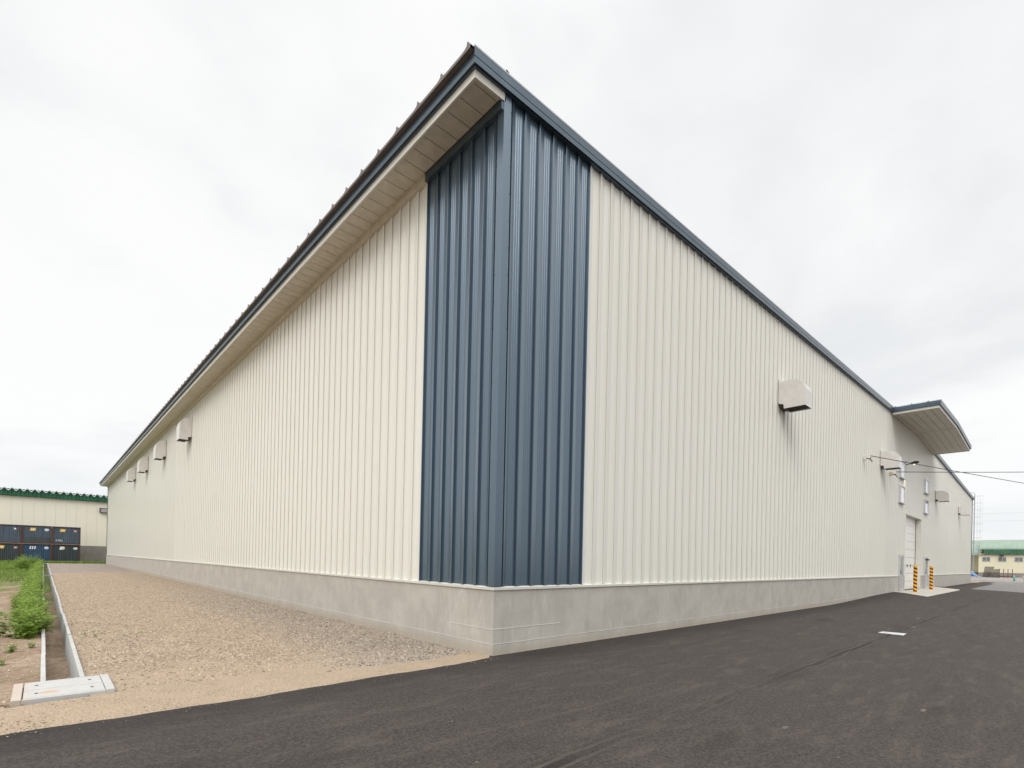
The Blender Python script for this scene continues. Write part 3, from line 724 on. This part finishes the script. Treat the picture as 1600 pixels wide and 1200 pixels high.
# cover slabs
CV = empty('drain_cover', (-4.9, 1.4, 0), math.radians(0)); tag(CV, 'pale concrete drain cover of two slabs in a frame with rust stain', 'drain cover')
def cover_mat():
    m, nt, b = mat('cover_concrete'); p = obj_co(nt)
    n = noise(nt, p, 8, 7, .65); col = mixc(nt, n, (.38, .375, .36), (.52, .515, .50))
    sp_ = N(nt, 'ShaderNodeSeparateXYZ'); L(nt, p, sp_.inputs[0])
    ax = math_(nt, 'DIVIDE', math_(nt, 'SUBTRACT', sp_.outputs[0], -5.02), .10); ay = math_(nt, 'DIVIDE', math_(nt, 'SUBTRACT', sp_.outputs[1], 1.20), .06)
    q = math_(nt, 'ADD', math_(nt, 'ADD', math_(nt, 'MULTIPLY', ax, ax), math_(nt, 'MULTIPLY', ay, ay)), math_(nt, 'MULTIPLY', n, .8))
    col = mixc(nt, maprange(nt, q, .5, 1.7, .8, 0), col, (.52, .30, .14))
    e2 = maprange(nt, math_(nt, 'ADD', sp_.outputs[0], math_(nt, 'MULTIPLY', n, .12)), -5.22, -5.05, .5, 0)
    col = mixc(nt, e2, col, (.50, .36, .25))
    L(nt, col, b.inputs['Base Color']); b.inputs['Roughness'].default_value = .85; bump(nt, noise(nt, p, 60, 4), .3, .004, b)
    return m
M['cover'] = cover_mat()
def lv(mb): return local(mb, (-4.9, 1.4, 0))
cx0, cx1, cy0, cy1 = -5.30, -4.50, .97, 1.815
mb = MB()
mb.box(cx0, cx0 + .075, cy0, cy1, -.2, .028); mb.box(cx1 - .075, cx1, cy0, cy1, -.2, .028); mb.box(cx0 + .075, cx1 - .075, cy0, cy0 + .03, -.2, .022)
lv(mb).build('cover_frame', M['cover'], CV, bevel=.006)
for a, b in ((cy0 + .034, 1.380), (1.398, cy1 - .004)):
    mb = MB(); mb.box(cx0 + .085, cx1 - .080, a, b, -.1, .026); s = lv(mb).build('cover_slab', M['cover'], CV, bevel=.005)
for hx in (-5.12, -4.68):
    for hy in (1.19, 1.60):
        mb = MB(); mb.tube([(hx, hy, .0262), (hx, hy, .0278)], .017, 12); lv(mb).build('lifting_hole', M['black'], CV)
        mb = MB(); mb.tube([(hx - .012, hy, .024), (hx - .007, hy, .034), (hx + .007, hy, .034), (hx + .012, hy, .024)], .004, 6); lv(mb).build('lifting_loop', M['galv'], CV)

# ------------------------------------------------------------------ stones (one mass)
def stones(name, n, sampler, smin, smax, m, label, zoff=0.0):
    ph = (1 + 5 ** .5) / 2
    base = np.array([(1, 0, 0), (-1, 0, 0), (0, 1, 0), (0, -1, 0), (0, 0, 1), (0, 0, -1)], float)
    fc = np.array([(0, 2, 4), (2, 1, 4), (1, 3, 4), (3, 0, 4), (2, 0, 5), (1, 2, 5), (3, 1, 5), (0, 3, 5)])
    P = sampler(n); n = len(P); s = rng.uniform(smin, smax, (n, 1, 1)) * rng.power(1.0, (n, 1, 1)) ** .5
    V = base[None] * s * rng.uniform(.6, 1.2, (n, 6, 1)) * np.stack([rng.uniform(.7, 1.3, n), rng.uniform(.7, 1.3, n), rng.uniform(.45, .8, n)], -1)[:, None]
    a = rng.uniform(0, 6.28, n); c, s_ = np.cos(a)[:, None], np.sin(a)[:, None]
    X = V[..., 0] * c - V[..., 1] * s_; Y = V[..., 0] * s_ + V[..., 1] * c
    V = np.stack([X + P[:, :1], Y + P[:, 1:2], V[..., 2] + P[:, 2:3] + zoff], -1).reshape(-1, 3)
    Fc = (fc[None] + (np.arange(n) * 6)[:, None, None]).reshape(-1, 3)
    me = bpy.data.meshes.new(name); me.vertices.add(len(V)); me.vertices.foreach_set('co', V.ravel())
    me.loops.add(Fc.size); me.loops.foreach_set('vertex_index', Fc.ravel()); me.polygons.add(len(Fc))
    me.polygons.foreach_set('loop_start', np.arange(0, Fc.size, 3)); me.polygons.foreach_set('loop_total', np.full(len(Fc), 3)); me.update(); me.validate()
    me.materials.append(m); o = bpy.data.objects.new(name, me); COL.objects.link(o); tag(o, label, 'stones', kind='stuff')
def stone_mat(name, a, b2):
    m, nt, b = mat(name); g = N(nt, 'ShaderNodeNewGeometry')
    cr = N(nt, 'ShaderNodeValToRGB'); L(nt, g.outputs['Random Per Island'], cr.inputs[0])
    cr.color_ramp.elements[0].color = (*a, 1); cr.color_ramp.elements[1].color = (*b2, 1)
    L(nt, cr.outputs[0], b.inputs['Base Color']); b.inputs['Roughness'].default_value = .9; return m
def samp(x0, x1, y0, y1, bias=None):
    def f(n):
        x = rng.uniform(x0, x1, n); y = y0 + (y1 - y0) * rng.uniform(0, 1, n) ** 1.5
        if bias is not None:
            k = bias(x, y) > rng.uniform(0, 1, n); x, y = x[k], y[k]
        z = -.010 + np.clip((12 - y) / 4, 0, 1) * (.012 * np.sin(x * 2.3 + .7 * y) * np.sin(y * 1.9 + 1) + .006 * np.sin(7 * x + 5 * y))
        return np.stack([x, y, z], -1)
    return f
tanm = stone_mat('tan_stones', (.20, .145, .10), (.55, .45, .345)); grm = stone_mat('grey_stones', (.12, .10, .085), (.46, .41, .35))
stones('gravel_stones', 95000, samp(-4.68, -.02, 1.0, 40, lambda x, y: np.clip((40 - y) / 18, 0, 1) * (.25 + .75 * np.clip((y - 1.6 + .5 * np.sin(x * 2)) / .8, 0, 1))), .008, .030, tanm, 'tan crushed stones strewn over the gravel yard')
stones('gravel_stones', 9000, samp(-4.4, -.02, -.12, 1.6), .004, .012, tanm, 'fine pale chips on the dusty strip of gravel by the road')
stones('gravel_stones', 15000, samp(-2.4, -.02, .5, 16, lambda x, y: np.clip((x + 2.4) / 1.2, 0, 1) * .9), .012, .034, grm, 'darker grey stones banked along the concrete wall foot')
stones('gravel_stones', 5000, samp(-12, -4.7, -.1, .95), .004, .015, tanm, 'small stones between the drain cover and the asphalt')
stones('spilled_stones', 420, lambda n: np.stack([rng.uniform(-9, 0, n), -.11 - .25 * rng.uniform(0, 1, n) ** 2.2, np.full(n, .008)], -1), .003, .012, tanm, 'loose chips spilled over the edge of the asphalt')
stones('soil_stones', 5000, samp(-9, -5.12, 1.0, 16), .005, .018, stone_mat('soil_pebbles', (.3, .23, .17), (.75, .7, .62)), 'pale pebbles scattered on the bare soil', -.02)

# ------------------------------------------------------------------ weeds
def leaf_mat(name, a, b2, dry=(.35, .33, .10)):
    m, nt, b = mat(name); g = N(nt, 'ShaderNodeNewGeometry'); p = g.outputs['Position']
    cr = N(nt, 'ShaderNodeValToRGB'); L(nt, g.outputs['Random Per Island'], cr.inputs[0])
    cr.color_ramp.elements[0].color = (*a, 1); cr.color_ramp.elements[1].color = (*b2, 1); cr.color_ramp.elements[1].position = .9
    e_ = cr.color_ramp.elements.new(.98); e_.color = (*dry, 1)
    n_ = noise(nt, p, 2.2, 3, .5)
    L(nt, mixc(nt, maprange(nt, n_, .35, .65, 0, .5), cr.outputs[0], tuple(x * .6 for x in a)), b.inputs['Base Color'])
    b.inputs['Roughness'].default_value = .5; b.inputs['Specular IOR Level'].default_value = .35
    tr = N(nt, 'ShaderNodeBsdfTranslucent'); L(nt, cr.outputs[0], tr.inputs[0]); mxs = N(nt, 'ShaderNodeMixShader'); mxs.inputs[0].default_value = .35
    L(nt, b.outputs[0], mxs.inputs[1]); L(nt, tr.outputs[0], mxs.inputs[2]); L(nt, mxs.outputs[0], nt.nodes['Material Output'].inputs[0])
    return m
M['leaf'] = leaf_mat('weed_leaves', (.13, .25, .025), (.36, .48, .085)); M['stem'] = paint('weed_stem', (.14, .2, .05), .6, 0, .2, 9)
def leaf(m_, p, d, ln, wd, droop=.3):
    """lobed leaf: pairs of small leaflets on a midrib"""
    d = Vector(d).normalized(); s = d.cross(Vector((0, 0, 1)));
    if s.length < .05: s = Vector((1, 0, 0))
    s.normalize(); n = 4; p = Vector(p)
    def at(t): return p + d * ln * t + Vector((0, 0, -droop * ln * t * t))
    for i in range(n):
        t = .15 + .7 * i / (n - 1); c = at(t); w_ = wd * (1 - .45 * abs(t - .45) / .55)
        for sg in (-1, 1):
            e1 = c + s * sg * w_ + d * w_ * .55 + Vector((0, 0, random.uniform(-.12, .2) * w_)); b_ = at(min(1, t + .22))
            k = len(m_.v); m_.v += [tuple(c), tuple(c + s * sg * w_ * .6 + d * w_ * .05), tuple(e1), tuple(b_)]; m_.f.append((k, k + 1, k + 2, k + 3)); m_.m.append(0)
    k = len(m_.v); tp = at(1.12); m_.v += [tuple(at(.8)), tuple(at(.95) + s * wd * .3), tuple(tp), tuple(at(.95) - s * wd * .3)]; m_.f.append((k, k + 1, k + 2, k + 3)); m_.m.append(0)
def weed_mesh(h, spread, stems, nl, ll):
    L_ = MB(); T_ = MB()
    for i in range(stems):
        a = random.uniform(0, 6.28); r = spread * random.uniform(.3, 1) ; hh = h * random.uniform(.55, 1.05)
        b = Vector((math.cos(a) * r * .25, math.sin(a) * r * .25, -.04)); t = Vector((math.cos(a) * r, math.sin(a) * r, hh))
        mid_ = b.lerp(t, .5) + Vector((0, 0, .12 * hh)) - Vector((math.cos(a), math.sin(a), 0)) * .1 * r
        pt = lambda u: b * (1 - u) ** 2 + mid_ * 2 * u * (1 - u) + t * u * u
        T_.tube([pt(u / 4) for u in range(5)], [.006, .005, .004, .003, .002], 4)
        for j in range(nl):
            u = .12 + .88 * j / (nl - 1); aa = a + j * 2.4 + random.uniform(-.5, .5); l_ = ll * random.uniform(.6, 1.15) * (1.15 - .5 * u)
            leaf(L_, pt(u), (math.cos(aa), math.sin(aa), random.uniform(.05, .7)), l_, l_ * .42, random.uniform(.1, .55))
    return L_, T_
protos = []
for (h, sp_, st, nl, ll) in ((.42, .15, 9, 9, .11), (.50, .13, 9, 11, .10), (.30, .24, 11, 7, .13), (.80, .22, 10, 13, .13)):
    L_, T_ = weed_mesh(h, sp_, st, nl, ll); protos.append((L_, T_))
pm = []
for L_, T_ in protos:
    a = L_.build('leaves', M['leaf'], None, recalc=False); b = T_.build('stems', M['stem'], None, recalc=False); pm.append((a.data, b.data)); bpy.data.objects.remove(a); bpy.data.objects.remove(b)
def weed(kind, x, y, s, label, z=-.02, group='leafy weeds along the drain'):
    e = empty('leafy_weed', (x, y, z), random.uniform(0, 6.28)); e.scale = (s, s, s * random.uniform(.85, 1.15))
    for nm, d in (('leaves', pm[kind][0]), ('stems', pm[kind][1])):
        o = bpy.data.objects.new(nm, d); COL.objects.link(o); o.parent = e
    tag(e, label, 'weed', group); return e
for (x, y, s, lb) in ((-5.42, 4.6, .42, 'low spreading weed on soil, largest of those left of the near drain end'), (-5.20, 4.9, .30, 'small weed leaning on the left drain wall'), (-5.47, 3.45, .30, 'small lone weed on bare soil near the drain cover'),
                      (-5.75, 10.5, .35, 'pale sprawling weed alone on bare soil beyond the bush row start'),
                      (-4.6, 1.95, .10, 'tiny sprout beside the drain cover on the gravel side')):
    weed(2, x, y, s, lb, -.03, None)
# the dense row and the far weeds merge into one mass each
def mass(name, pts, label):
    v = []; f = []
    for (x, y, s, kd) in pts:
        L_ = protos[kd][0]; o = len(v); a = random.uniform(0, 6.28); c, sn = math.cos(a) * s, math.sin(a) * s
        v += [(x + p[0] * c - p[1] * sn, y + p[0] * sn + p[1] * c, p[2] * s - .03) for p in L_.v]; f += [tuple(q + o for q in g) for g in L_.f]
    m_ = MB(); m_.v = v; m_.f = f; m_.m = [0] * len(f); o = m_.build(name, M['leaf'], recalc=False); tag(o, label, 'weeds', kind='stuff')
pts = [(-4.6 + random.random() ** 1.5 * 1.0, 5.7 + random.gauss(0, .35), random.uniform(.06, .17), 2) for i in range(26)] + [(-4.64, 7.6, .15, 2), (-4.62, 8.3, .12, 2)]
mass('creeping_weeds', pts, 'flat yellow-green creeping sprouts on the gravel right of the drain')
pts = []; y = 6.3
while y < 66:
    for j in range(3 if y < 16 else 2):
        pts.append((-5.24 + random.gauss(0, .10) - .10 * min(1, (y - 6) / 8), y + random.uniform(-.2, .2), random.uniform(.75, 1.15) * (1 + .004 * y), random.choice((0, 0, 1, 2))))
    y += .22 + .008 * y
mass('weed_row', pts, 'dense row of leafy green weeds along the left edge of the drain')
pts = [(-5.9 + random.uniform(-.8, .6), random.uniform(44, 62), random.uniform(.9, 1.5), 3) for i in range(22)]
pts += [(random.uniform(-12, -5.5), 30 + 36 * random.random() ** .6, random.uniform(.4, .9), 2) for i in range(260)]
pts += [(random.uniform(-12, -7), random.uniform(62, 68), random.uniform(.6, 1.1), random.choice((0, 3))) for i in range(30)]
mass('weed_patch', pts, 'patch of low green weeds left of the drain in front of the containers')
tufts('soil_grass', -12, -5.3, 26, 68, 16000, .12, 'thin ground cover on the soil left of the drain')

# ------------------------------------------------------------------ containers
def cont_mat(name, c):
    m, nt, b = mat(name); p = obj_co(nt)
    n = noise(nt, p, 1.3, 7, .7, .6); st = noise(nt, vscale(nt, p, (6, 6, .5)), 1, 6, .65)
    col = mixc(nt, maprange(nt, st, .4, .7, 0, .6), c, tuple(x * .5 for x in c))
    col = mixc(nt, maprange(nt, n, .56, .68, 0, .75), col, (.10, .045, .03))
    L(nt, col, b.inputs['Base Color']); b.inputs['Roughness'].default_value = .6; return m
CM = [cont_mat('container_grey', (.085, .115, .16)), cont_mat('container_blue', (.035, .085, .16)), cont_mat('container_dark', (.05, .065, .075)), cont_mat('rusty_rail', (.085, .035, .025))]
mor = paint('decal_orange', (.75, .42, .06), .6, 0, .15, 6); mwh = paint('decal_white', (.75, .78, .80), .6, 0, .1, 6); mpk = paint('decal_pink', (.55, .25, .27), .6, 0, .2, 9); mrd = paint('decal_red', (.32, .07, .04), .6, 0, .2, 9)
def text_part(txt, x, y, z, size, m, parent, nm='lettering'):
    cu = bpy.data.curves.new(nm, 'FONT'); cu.body = txt; cu.size = size; cu.extrude = .002
    t_ = bpy.data.objects.new('tmp', cu); COL.objects.link(t_)
    dg = bpy.context.evaluated_depsgraph_get(); me = bpy.data.meshes.new_from_object(t_.evaluated_get(dg)); bpy.data.objects.remove(t_)
    me.materials.clear(); me.materials.append(m); o = bpy.data.objects.new(nm, me); COL.objects.link(o); o.parent = parent
    o.location = (x, y, z); o.rotation_euler = (math.pi / 2, 0, 0); return o
def container(x0, z0, m, deco, label):
    W, Hh, Dp = 2.46, 2.02, 6.0; e = empty('shipping_container', (x0, 72, z0)); f = .11
    m_ = MB(); k = 0; pts = []; x = f
    while x < W - f:
        pts += [(x, 0.06), (x + .05, .06), (x + .08, .10), (x + .13, .10)]; x += .16
    pts = [(min(a, W - f), b) for a, b in pts] + [(W - f, .06)]
    vs = [(a, b, z) for z in (.10, Hh - .07) for a, b in pts]; n = len(pts)
    m_.add(vs, [(i, i + 1, n + i + 1, n + i) for i in range(n - 1)]); m_.box(.03, W - .03, .12, Dp, .05, Hh - .03)
    m_.build('corrugated_body', m, e, recalc=False)
    m_ = MB(); m_.box(0, f, 0, .12, 0, Hh); m_.box(W - f, W, 0, .12, 0, Hh); m_.box(f, W - f, 0.005, .118, 0, .13); m_.box(f, W - f, .005, .118, Hh - .07, Hh - .002)
    for cx in (-.006, W - .134):
        for cz in (-.001, Hh - .11): m_.box(cx, cx + .14, -.012, .1, cz, cz + .111)
    m_.build('corner_frame', CM[3], e)
    def par(x, z, w_, h_, mm, nm='decal', sk=.07, y=.052):
        q = MB(); q.add([(x, y, z), (x + w_, y, z), (x + w_ + sk, y, z + h_), (x + sk, y, z + h_), (x, y + .006, z), (x + w_, y + .006, z), (x + w_ + sk, y + .006, z + h_), (x + sk, y + .006, z + h_)],
                    [(0, 1, 2, 3), (7, 6, 5, 4), (0, 4, 5, 1), (1, 5, 6, 2), (2, 6, 7, 3), (3, 7, 4, 0)]); q.build(nm, mm, e)
    def oval(x, z, rx, rz, mm):
        q = MB(); q.prism([(x + rx * math.cos(a * .3927), z + rz * math.sin(a * .3927)) for a in range(16)], 1, .05, .058); q.build('oval_decal', mm, e)
        q = MB(); q.box(x - rx * .45, x + rx * .45, .044, .049, z - rz * .3, z + rz * .25); q.build('emblem', paint('emblem_grey', (.35, .45, .5), .6), e)
    if 'orange' in deco: par(.62, 1.42, .46, .34, mor); par(.76, 1.52, .07, .16, mwh, 'mark', .02, .046); par(.86, 1.52, .14, .12, mwh, 'mark', .03, .046)
    if 'bars' in deco:
        for i in range(3): par(.62 + i * .19, 1.42, .11, .32, mwh, 'mark', .05)
    if 'white' in deco: par(.62, 1.42, .40, .34, mwh); par(.92, 1.43, .16, .17, mor, 'mark', .04, .046)
    if 'oval' in deco: oval(2.02, 1.58, .19, .14, mwh)
    if 'pink' in deco: par(1.86, 1.44, .27, .24, mpk, sk=.01); par(1.92, 1.52, .12, .05, mwh, 'mark', .0, .046)
    if 'patch' in deco: par(1.84, 1.50, .16, .17, mwh, sk=.0); par(2.0, 1.44, .1, .2, mrd, 'mark', .02)
    if 'red' in deco: par(.1, 1.30, .62, .40, mrd, sk=.1)
    if 'number' in deco: text_part('8 982', .30, .045, .34, .26, mwh, e)
    if 'tarp' in deco: par(.12, .13, 2.2, .58, CM[2], 'lower_panel', .0, .03)
    tag(e, label, 'container', 'stacked containers by the far shed'); return e
cols = (-1.92 - 2.46, -1.92 - 4.93, -1.92 - 7.40)
container(cols[0] + .02, .08, CM[2], ('white', 'oval'), 'dark container at the right end of the bottom row, white and orange decal')
container(cols[0] + .02, 2.12, CM[0], ('orange', 'pink', 'number'), 'grey-blue container at the right end of the top row, white number and pink decal')
container(cols[1], .08, CM[1], ('bars', 'oval'), 'blue container with white slanted bars, bottom row between two others')
container(cols[1], 2.12, CM[0], ('orange', 'oval', 'tarp'), 'container with dark lower panel and orange decal, middle of the top row')
container(cols[2], .08, CM[2], ('orange', 'pink'), 'dark blue container at the left end of the bottom row, behind the weeds')
container(cols[2], 2.12, CM[0], ('red', 'patch'), 'grey container with rust-red decal at the left end of the top row')

# ------------------------------------------------------------------ shed beyond, left
SH = empty('storage_shed', (-8, 80, 0)); tag(SH, 'long cream shed with green ribbed fascia behind the stacked containers', 'shed')
def ls(mb): return local(mb, (-8, 80, 0))
msh = cladding_mat('shed_panel', (.80, .74, .63), .6, .3, .3); mgr = paint('green_sheet', (.018, .12, .06), .45, 0, .2, 1.2)
mb = MB(); x = -40
while x < 9.9: mb.box(x, x + .988, 80, 80.3, 2.06, 8.0); x += 1.0
mb.box(-40, 10, 80.06, 104, 2.06, 8.0); ls(mb).build('wall', msh, SH)
mb = MB(); mb.box(-40, 10, 79.93, 103.9, -.2, .68); mb.box(-40, 10, 79.96, 103.9, .68, 2.07); ls(mb).build('plinth', concrete_mat('shed_concrete', (.26, .235, .215), 1.0), SH)
mb = MB(); pts = []; x = -40
while x < 10: pts += [(x, 0), (x + .12, 0), (x + .18, .09), (x + .30, .09)]; x += .36
vs = [(a, 79.72 - b, z) for z in (7.93, 8.74) for a, b in pts]; n = len(pts); mb.add(vs, [(i, i + 1, n + i + 1, n + i) for i in range(n - 1)])
ls(mb).build('fascia', mgr, SH, recalc=False)
mb = MB(); pts = []; x = -40
while x < 10: pts += [(x, 0), (x + .14, 0), (x + .32, .27), (x + .46, .27)]; x += .66
n = len(pts); vs = [(a, 79.50, 8.60 + b) for a, b in pts] + [(a, 92, 9.2 + b) for a, b in pts] + [(a, 79.50, 8.49 + b) for a, b in pts]
mb.add(vs, [(i, i + 1, n + i + 1, n + i) for i in range(n - 1)] + [(i, i + 1, 2 * n + i + 1, 2 * n + i) for i in range(n - 1)]); ls(mb).build('roof', paint('pale_roof', (.66, .67, .69), .5, .1, .08, 1), SH, recalc=False)
mb = MB(); mb.box(-40, 10, 79.7, 80, 7.9, 7.94); ls(mb).build('eave_soffit', M['brownmetal'], SH)
mb = MB(); mb.box(.27, .33, 79.7, 80, 6.5, 7.1); mb.box(1.6, 1.7, 79.7, 80, 6.5, 7.1); mb.box(.33, 1.6, 79.7, 80, 7.04, 7.1); mb.box(.33, 1.6, 79.7, 80, 6.5, 6.56); ls(mb).build('louvre_frame', M['brownmetal'], SH)
mb = MB()
for i in range(5): mb.box(.36, 1.6, 79.75, 79.85, 6.58 + i * .1, 6.64 + i * .1)
ls(mb).build('louvre', M['vent'], SH)

# ------------------------------------------------------------------ barn with vaulted green roof, right
BN = empty('vaulted_shed', (142, 0, 0)); tag(BN, 'low yellow shed with pale green vaulted roof across the yard', 'shed')
def lb(mb): return local(mb, (142, 0, 0))
def green_roof():
    m, nt, b = mat('weathered_green_roof'); p = obj_co(nt); n = noise(nt, p, .5, 6, .6); n2 = noise(nt, p, 1.2, 6, .7)
    sp_ = N(nt, 'ShaderNodeSeparateXYZ'); L(nt, p, sp_.inputs[0])
    col = mixc(nt, n, (.19, .27, .21), (.30, .38, .31)); col = mixc(nt, maprange(nt, n2, .68, .74, 0, .8), col, (.5, .25, .12))
    fr = math_(nt, 'FRACT', math_(nt, 'DIVIDE', sp_.outputs[1], .9)); ln = maprange(nt, math_(nt, 'ABSOLUTE', math_(nt, 'SUBTRACT', fr, .5)), 0, .06, .5, 0, 'LINEAR')
    col = mixc(nt, ln, col, (.14, .24, .17)); L(nt, col, b.inputs['Base Color']); b.inputs['Roughness'].default_value = .55; return m
gr = green_roof(); yel = cladding_mat('yellow_panel', (.68, .63, .47), .7, .3, .3)
mb = MB(); mb.box(142, 165, -40, 5.3, .9, 4.9); mb.box(146, 165, 5.3, 7.6, .9, 4.5); lb(mb).build('wall', yel, BN)
mb = MB(); mb.box(141.95, 165, -40, 5.35, -.1, .9); mb.box(145.9, 165, 5.35, 7.6, -.1, .9); lb(mb).build('plinth', concrete_mat('barn_concrete', (.24, .22, .21), .8), BN)
mb = MB(); pts = []; y = -40
while y < 4.5: pts += [(y, 0), (y + .2, 0), (y + .26, .07), (y + .44, .07)]; y += .5
n = len(pts); vs = [(141.6 - b, a, z) for z in (4.72, 5.82) for a, b in pts]; mb.add(vs, [(i, i + 1, n + i + 1, n + i) for i in range(n - 1)]); lb(mb).build('fascia', paint('deep_green', (.045, .13, .07), .5, 0, .25, .8), BN, recalc=False)
mb = MB()
def vault(y0, y1, xa, za, r0=10.8, z1=8.2):
    seg = 12; ny = max(2, int((y1 - y0) / .45)); pr = [(xa + 11 * (1 - math.cos(math.pi / 2 * k / seg)), za + (z1 - za) * math.sin(math.pi / 2 * k / seg)) for k in range(seg + 1)]
    pr += [(2 * (xa + 11) - a, b) for a, b in reversed(pr[:-1])]
    for (a, b), (c, d) in zip(pr[:-1], pr[1:]):
        for j in range(ny):
            ya = y0 + (y1 - y0) * j / ny; yb = y0 + (y1 - y0) * (j + 1) / ny - .05
            mb.quad((a, ya, b), (a, yb, b), (c, yb, d), (c, ya, d)); mb.quad((a - .03, yb, b + .03), (a - .03, yb + .05, b + .03), (c - .03, yb + .05, d + .03), (c - .03, yb, d + .03))
vault(-40, 5.2, 141.6, 5.8)
vault(5.0, 9.5, 142.4, 4.5)
lb(mb).build('roof', gr, BN, recalc=False)
for i in range(5):
    yc = 4.1 - 2.45 * i; mb = MB(); wf = empty('window', (0, 0, 0), parent=BN)
    for b in ((yc - .62, yc - .56, 3.32, 4.12), (yc + .56, yc + .62, 3.32, 4.12), (yc - .03, yc + .03, 3.32, 4.12)): mb.box(141.9, 142.02, b[0], b[1], b[2], b[3])
    mb.box(141.9, 142.02, yc - .62, yc + .62, 4.12, 4.18); mb.box(141.9, 142.02, yc - .62, yc + .62, 3.26, 3.32); lb(mb).build('window_frame', M['alu'], wf)
    mb = MB(); mb.box(141.93, 141.99, yc - .56, yc + .56, 3.32, 4.12); lb(mb).build('pane', M['dark_glass'], wf)
mb = MB(); mb.box(141.2, 142, 1.5, 2.05, 4.3, 4.65); lb(mb).build('vent_box', M['brownmetal'], BN)
mb = MB(); mb.box(141.6, 142.0, -40, 5.3, 4.70, 4.74); lb(mb).build('eave_soffit', M['brownmetal'], BN)

# stacked pallets, rack and bits in the yard
wood = paint('grey_wood', (.09, .08, .065), .85, 0, .35, 3)
def pallets(x, y, nlev, rz, label, lean=0):
    e = empty('pallet_stack', (x, y, 0), rz); 
    for k in range(nlev):
        m_ = MB(); z = k * .15; o = lean * k
        for j in range(6): m_.box(-.6, .6, -.6 + j * .21 + o, -.6 + j * .21 + .14 + o, z + .11, z + .13)
        for j in range(3): m_.box(-.6 + j * .55, -.6 + j * .55 + .1, -.6 + o, .6 + o, z + .02, z + .11)
        m_.build('pallet', wood, e)
    tag(e, label, 'pallets', 'pallet stacks in the yard')
pallets(131, 3.2, 14, .2, 'taller stack of weathered pallets leaning, left of the other stack', -.025)
pallets(130, 2.0, 11, 0, 'lower stack of weathered pallets beside the rusty rack')
rust = paint('rusty_steel', (.16, .05, .025), .8, 0, .3, 4)
e = empty('steel_rack', (131, .6, 0)); tag(e, 'rusty steel rack with upright posts beside the pallets', 'rack')
for yy_ in (-.95, -.35, .25, .85):
    m_ = MB(); m_.box(-.4, -.32, yy_ - .05, yy_ + .05, 0, 1.7); m_.box(-.4, .2, yy_ - .05, yy_ + .05, 1.6, 1.7); m_.build('upright', rust, e)
m_ = MB(); m_.box(-.45, .5, -1.2, 1.0, .1, .32); m_.build('base_frame', rust, e)
teal = paint('teal_paint', (.0, .35, .27), .5, 0, .1, 5)
e = empty('marker_post', (92.8, -2.1, 0)); tag(e, 'teal plastic marker post standing by the far kerb', 'post')
m_ = MB(); m_.tube([(0, 0, 0), (0, .05, .66)], [.10, .075], 12); m_.build('post', teal, e, smooth=True)
m_ = MB(); m_.tube([(0, .05, .66), (0, .055, .74)], [.09, .06], 12); m_.build('cap', M['white_door'], e, smooth=True)
e = empty('striped_post', (85, -3.28, 0)); tag(e, 'short brown and cream striped post by the far kerb', 'post')
for k in range(6):
    m_ = MB(); m_.tube([(0, 0, k * .12), (0, 0, (k + 1) * .12)], .11, 12); m_.build('band', (rust, M['white_door'])[k % 2], e)
blue = paint('blue_tarp', (.05, .28, .70), .5, 0, .15, 3)
m_ = MB(); vs = [(120 + i * .25, 3.3 + j * .22, max(0.02, .0 + (1.35 - abs(i - 3) * .1) * (j / 7) ** 1.6 + .08 * math.sin(i * 2 + j))) for i in range(7) for j in range(10)]
m_.add(vs, [(i * 10 + j, i * 10 + j + 1, (i + 1) * 10 + j + 1, (i + 1) * 10 + j) for i in range(6) for j in range(9)]); o = m_.build('tarpaulin', blue, smooth=True); tag(o, 'bright blue tarpaulin draped over a heap behind the warehouse corner', 'tarpaulin')
m_ = MB(); m_.tube([(119.6, 3.4, .05), (119.6, 4.6, 1.2)], .04, 6); o = m_.build('leaning_pole', M['galv']); tag(o, 'pale pole leaning against the blue tarpaulin', 'pole')
m_ = MB()
for i in range(9): 
    a = random.uniform(0, 3); cx_, cy_ = 134 + random.uniform(-1.5, 1), -1.2 - random.uniform(0, 1.8); m_.tube([(cx_ - .5 * math.cos(a), cy_ - .5 * math.sin(a), .1 + .05 * i), (cx_ + .5 * math.cos(a), cy_ + .5 * math.sin(a), .15 + .05 * i)], .07, 6)
o = m_.build('scrap_pile', paint('scrap', (.35, .33, .30), .7, 0, .4, 3)); tag(o, 'low pile of pale scrap pieces right of the rusty rack', 'scrap')
# distant overhead lines
for i, (z1, z2) in enumerate(((19.2, 16.5), (17.0, 14.6), (9.8, 11.0))):
    m_ = MB(); a, b = Vector((200, 60, z1)), Vector((170, -60, z2)); m_.tube([a.lerp(b, t / 16) - Vector((0, 0, 4 * (t / 16) * (1 - t / 16))) for t in range(17)], .022, 4)
    o = m_.build('power_line', M['galv']); tag(o, ('highest', 'middle', 'lowest')[i] + ' of three faint power lines in the sky above the green vaulted roof', 'power line', 'distant power lines')
